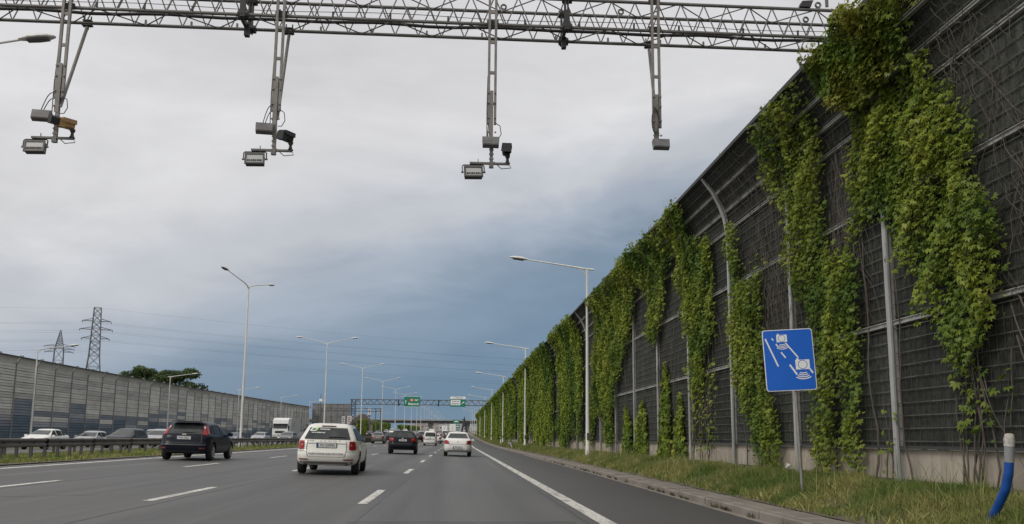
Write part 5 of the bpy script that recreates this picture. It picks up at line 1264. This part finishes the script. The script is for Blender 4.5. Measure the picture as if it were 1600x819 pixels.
# pale town skyline under the overpass
rs = random.Random(9); M_TOWN = [mat('town_%d' % i, c_, .8) for i, c_ in enumerate([(.34, .36, .38), (.26, .29, .32), (.42, .42, .42), (.20, .16, .14), (.30, .27, .25)])]
gt = 'pale buildings on the skyline under the overpass'
for i in range(26):
    px = 645+i*4.1+rs.uniform(-1.5, 1.5); Y_ = rs.uniform(760, 1050); p = at_y(px, 670, Y_); wd = rs.uniform(8, 22); hh_ = rs.uniform(4, 9.5); z0 = vz(Y_)-.4
    bl = tag(empty('building', (p.x, Y_, z0)), 'tiny pale building on the far skyline, %s from the left under the overpass' % ordw[i], 'building', gt)
    MB().box((0, 0, hh_/2), (wd, 8, hh_)).build('wall', M_TOWN[i % 5], bl)
    if i % 2: MB().prism([(-wd/2-.3, hh_), (wd/2+.3, hh_), (0, hh_+2.0)], -4.2, 4.2).build('roof', M_TOWN[3], bl)
    else: MB().box((wd*.2, 0, hh_+.6), (2, 3, 1.2)).build('roof', M_TOWN[1], bl)
    for k in range(3): MB().box((-wd*.3+k*wd*.3, -4.02, hh_*.55), (1.2, .08, 1.3)).build('window', M_GLASS, bl)
# grey concrete barrier block that closes the left wall
CB = 248.0; xa, xb = at_y(488, 640, CB).x, at_y(547, 640, CB).x; zt1 = at_y(520, 631.5, CB).z; z0 = vz(CB)-.3
cbk = tag(empty('concrete_wall', ((xa+xb)/2, CB, z0)), 'grey concrete screen wall standing across the end of the left barrier', 'wall'); wd = xb-xa
M_CB = mat('grey_screen', (.20, .20, .195), .85, noise=(.5, (.15, .15, .147), .4, .7)); hh_ = zt1-z0; nrow = 5; ncol = 6; pw, ph = wd/ncol, hh_/nrow
pme = MB().box((0, 0, 0), (pw-.08, .22, ph-.07)).mesh('panel', M_CB)
MB().box((0, .2, hh_/2), (wd, .2, hh_)).build('core', mat('grey_screen_dark', (.09, .09, .09), .9), cbk)
for i in range(ncol):
    for j in range(nrow): o = link('panel', pme, cbk); o.location = (-wd/2+pw*(i+.5), rs.uniform(-.03, .03), ph*(j+.5))
MB().box((0, .1, hh_+.06), (wd+.2, .6, .12)).build('cap', M_CB, cbk)
for (px0, py0, px1, py1, lb, c_) in ((533, 650.5, 540, 661.5, 'white poster board with dark print left of the gantry column', (.55, .55, .54)), (541.5, 650, 550, 662, 'white and red poster board at the gantry column', (.6, .58, .57))):
    r_, wd, h = board(px0, py0, px1, py1, lb, Yb=150, m=mat('poster_'+lb[:9], c_, .6), nm='poster_board')
    for j in range(3): MB().box((0, -.05, h*(.25+.25*j)), (wd*.5, .02, h*.10)).build('printed_line', M_INK if px0 < 540 else mat('print_maroon', (.18, .03, .04), .6), r_)
    MB().box((0, .05, -1.2), (.12, .1, 2.6)).build('post', M_GALV, r_); b = MB()
    for s in (-1, 1): b.box((s*wd/2, -.02, h/2), (.07, .12, h+.1))
    b.build('frame', M_CAP, r_)
r_, wd, h = board(575.5, 637.5, 579.2, 653, 'tall narrow advertising sign on a pole above the ivy wall', Yb=240, m=M_SWHITE, nm='pole_sign')
MB().box((0, .05, -2.5), (.3, .2, 6)).build('pole', M_FG, r_); MB().box((0, -.05, h*.2), (wd, .02, h*.25)).build('dark_band', M_FG, r_); MB().box((0, -.05, h*.62), (wd*.5, .02, h*.4)).build('print', mat('print_brown', (.2, .1, .08), .6), r_)
p = at_y(501, 632, 160); cp = tag(empty('camera_pole', (p.x, 160, vz(160)-.2)), 'slim mast with a white box on top beside the concrete screen', 'mast'); ht = at_y(501, 614, 160).z-vz(160)
MB().tube([(0, 0, 0), (0, 0, ht)], [.10, .06], 8).build('pole', M_FG, cp, True, 50); MB().box((0, -.1, ht*.87), (.5, .3, .5)).build('box', M_SWHITE, cp)
# gabled house
p = at_y(561, 672, 260); gh = tag(empty('house', (p.x, 260, vz(260)-.4), (0, 0, .25)), 'house with a grey gable roof and pale yellow wall left of the ivy wall', 'house')
MB().box((0, 0, 2.0), (7, 7, 4.0)).build('wall', mat('house_wall', (.45, .38, .27), .85), gh); o = MB().prism([(-4, 3.9), (4, 3.9), (1.5, 6.6), (0, 6.9)], -3.9, 3.9).build('roof', mat('house_roof', (.15, .12, .11), .8), gh); fix_normals(o.data)
for x_ in (-1.8, 1.8): MB().box((x_, -3.52, 2.2), (1.1, .08, 1.3)).build('window', M_GLASS, gh)
# ivy wall on the left, far
def ivy_wall(label, X, Y0, Y1, hgt, seed, zf=1.0, core=True):
    r_ = np.random.default_rng(seed); rt = tag(empty('ivy_wall', (X, Y0, vz(Y0))), label, 'wall'); n = int((Y1-Y0)*hgt*26)
    b_ = MB(); K_ = 10
    for i in range(K_):
        ya, yb = (Y1-Y0)*i/K_, (Y1-Y0)*(i+1)/K_; b_.box((0, (ya+yb)/2, (hgt-.3)/2+vz(Y0+ya)*zf-vz(Y0)*zf), (.4, yb-ya-.01, hgt-.3))
    b_.build('core', M_PANEL, rt)
    Yl = r_.uniform(0, Y1-Y0, n); Zl = r_.uniform(0, hgt, n); Xl = .2+.35*r_.random(n)
    m2 = n//5; Yl = np.concatenate([Yl, r_.uniform(-.5, .5, m2)]); Zl = np.concatenate([Zl, r_.uniform(0, hgt, m2)]); Xl = np.concatenate([Xl, r_.uniform(-.6, .6, m2)])
    Yl = np.concatenate([Yl, r_.uniform(0, Y1-Y0, m2*2)]); Zl = np.concatenate([Zl, hgt-.2+.4*r_.random(m2*2)]); Xl = np.concatenate([Xl, r_.uniform(-.5, .5, m2*2)])
    Zl = Zl + np.array([(vz(Y0+q_)-vz(Y0))*zf for q_ in Yl])
    V_, F_, k_ = leaf_geo(np.stack([Xl, Yl, Zl], 1), .42, r_, False, (1, -.3, 0)); me_ = np_mesh('foliage', V_, F_, np.clip(r_.normal(.25, .25, len(F_)), 0, 1)); me_.materials.append(M_FARLEAF); tag(link('foliage', me_, rt), kind='stuff')
ivy_wall('far ivy-covered wall beyond the opposite road, left of the overpass', -27.0, 236, 340, 4.6, 71, .35)
ivy_wall('second low ivy-covered wall running on under the overpass', -25.0, 370, 560, 3.2, 72, .8)
# ---------------------------------------------------------------- trees behind the left barrier
M_TLEAF = mat('tree_leaf', (.055, .09, .028), .6, attr=(.12, .16, .05), noise=(.3, (.035, .06, .02), .4, .65), spec=.25, trans=.2)
def tree(px, py_top, Y, wpx, label, seed):
    r_ = np.random.default_rng(seed); rr = random.Random(seed); tp = at_y(px, py_top, Y); z0 = vz(Y)-.4; H_ = tp.z-z0; W_ = wpx/FPX*Y/2
    t_ = tag(empty('tree', (tp.x, Y, z0)), label, 'tree', 'trees behind the left barrier'); b_ = MB(); b_.tube([(0, 0, 0), (.1, 0, H_*.25), (-.1, .1, H_*.5), (.05, 0, H_*.8)], [.32, .26, .18, .05], 8); P_ = []
    cl = []
    for i in range(16):
        a = rr.uniform(0, 2*PI); e = rr.uniform(.1, 1.0); rad = W_*rr.uniform(.35, 1.0)*(1.05-.55*max(0, e-.45)); z_ = H_*(.52+.44*e); c_ = Vector((math.cos(a)*rad, math.sin(a)*rad*.8, z_)); cl.append(c_)
        b_.tube([(0, 0, H_*rr.uniform(.35, .6)), c_*.5+Vector((0, 0, H_*.3)), c_], [.11, .07, .02], 5, False)
    b_.build('trunk', M_BARK, t_, True, 60)
    for c_ in cl:
        n_ = 520; d_ = r_.normal(0, 1, (n_, 3)); d_ /= np.linalg.norm(d_, axis=1)[:, None]; P_.append(np.array(c_)+d_*(W_*.42*(.35+.65*r_.random(n_)**.5))[:, None]*np.array([1, 1, .62]))
    P_ = np.concatenate(P_); V_, F_, k_ = leaf_geo(P_, .42, r_, False, (0, -.6, .3)); me_ = np_mesh('crown', V_, F_, np.clip(r_.normal(.2, .25, len(F_)), 0, 1)); me_.materials.append(M_TLEAF); tag(link('crown', me_, t_), kind='stuff')
tree(212, 569, 175, 52, 'dark tree top rising behind the left barrier, left of the pair', 1); tree(252, 578, 182, 50, 'dark tree between its two neighbours behind the left barrier', 2); tree(288, 579, 185, 66, 'broad dark tree right of the pair behind the left barrier', 3)
# ---------------------------------------------------------------- power line
M_PYL = mat('pylon_steel', (.16, .17, .19), .6, .3)
def pylon(px, py_top, Y, py_mid, armz, label, wbase, wtop, ttip=.35):
    tp = at_y(px, py_top, Y); z0 = vz(Y)-.5; H_ = tp.z-z0
    r_ = tag(empty('pylon', (tp.x, Y, z0), (0, 0, .35)), label, 'pylon'); kz = at_y(px, py_mid, Y).z-z0
    def hw(z): return wbase+(wtop-wbase)*min(1, z/kz) if z < kz else wtop*(1-ttip*(z-kz)/(H_-kz))
    legs = MB(); br_ = MB(); lv = list(np.linspace(0, kz, 8))+list(np.linspace(kz, H_, 8))[1:]
    for sx in (-1, 1):
        for sy in (-1, 1):
            legs.tube([(sx*hw(z), sy*hw(z), z) for z in lv], .16, 4)
    for a, c_ in zip(lv[:-1], lv[1:]):
        for sx in (-1, 1):
            for (p_, q_) in ((1, -1), (-1, 1)):
                br_.bar((sx*hw(a), p_*hw(a), a), (sx*hw(c_), q_*hw(c_), c_), .09, 3); br_.bar((p_*hw(a), sx*hw(a), a), (q_*hw(c_), sx*hw(c_), c_), .09, 3)
            br_.bar((sx*hw(c_), -hw(c_), c_), (sx*hw(c_), hw(c_), c_), .08, 3); br_.bar((-hw(c_), sx*hw(c_), c_), (hw(c_), sx*hw(c_), c_), .08, 3)
    legs.build('legs', M_PYL, r_); br_.build('bracing', M_PYL, r_); tips = []
    for (py, ln) in armz:
        z = at_y(px, py, Y).z-z0
        for s in (-1, 1):
            b_ = MB(); b_.bar((s*hw(z), 0, z+.9), (s*ln, 0, z), .12, 4); b_.bar((s*hw(z), .6, z), (s*ln, 0, z), .10, 4); b_.bar((s*hw(z), -.6, z), (s*ln, 0, z), .10, 4)
            for dy in (-1.6, 1.6): b_.bar((s*ln, 0, z), (s*ln, dy, z-.5), .10, 4)
            b_.build('cross_arm', M_PYL, r_); tips.append(Matrix.Rotation(.35, 3, 'Z') @ Vector((s*ln, 0, z-.5))+Vector((tp.x, Y, z0)))
    tips.append(Vector((tp.x, Y, z0+H_))); return r_, tips
_, t1 = pylon(153, 481, 300, 556, ((502, 4.6), (515, 5.2), (529, 4.4)), 'tall lattice pylon rising behind the left barrier', 4.2, 1.7)
_, t2 = pylon(95, 516, 420, 545, ((541, 6.5), (545.5, 6.5), (550, 6.2)), 'smaller farther lattice pylon left of the tall one', 3.4, 1.9, .93)
M_CABLE = mat('power_cable', (.09, .10, .115), .6)
def cable(a, b_, sag, label, n=26):
    pts = [a.lerp(b_, k/n)-Vector((0, 0, sag*4*(k/n)*(1-k/n))) for k in range(n+1)]; o = MB().tube([p_-a for p_ in pts], .017, 4).build('power_cable', M_CABLE); o.location = a
    tag(o, label, 'cable', 'overhead power cables')
sd_ = ['upper left', 'upper right', 'middle left', 'middle right', 'lower left', 'lower right', 'top']
endR = Vector((330, 520, 0)); endL = Vector((-330, 240, 0))
for i, p in enumerate(t1):
    off = p-t1[-1]
    cable(p, Vector((330, 560, 62))+Vector((off.x*.9, 0, off.z*1.0)), 9, 'power cable running right from the %s arm of the tall pylon' % sd_[i], 40)
    cable(p, Vector((-300, 250, 52))+off, 5, 'power cable running left from the %s arm of the tall pylon' % sd_[i])
for i, p in enumerate(t2[:4]):
    off = p-t2[-1]
    cable(p, Vector((480, 760, 72))+Vector((off.x, 0, off.z*1.3)), 14, 'power cable running right from the %s arm of the smaller pylon' % sd_[i], 40); cable(p, Vector((-420, 340, 50))+off, 6, 'power cable running left from the %s arm of the smaller pylon' % sd_[i])
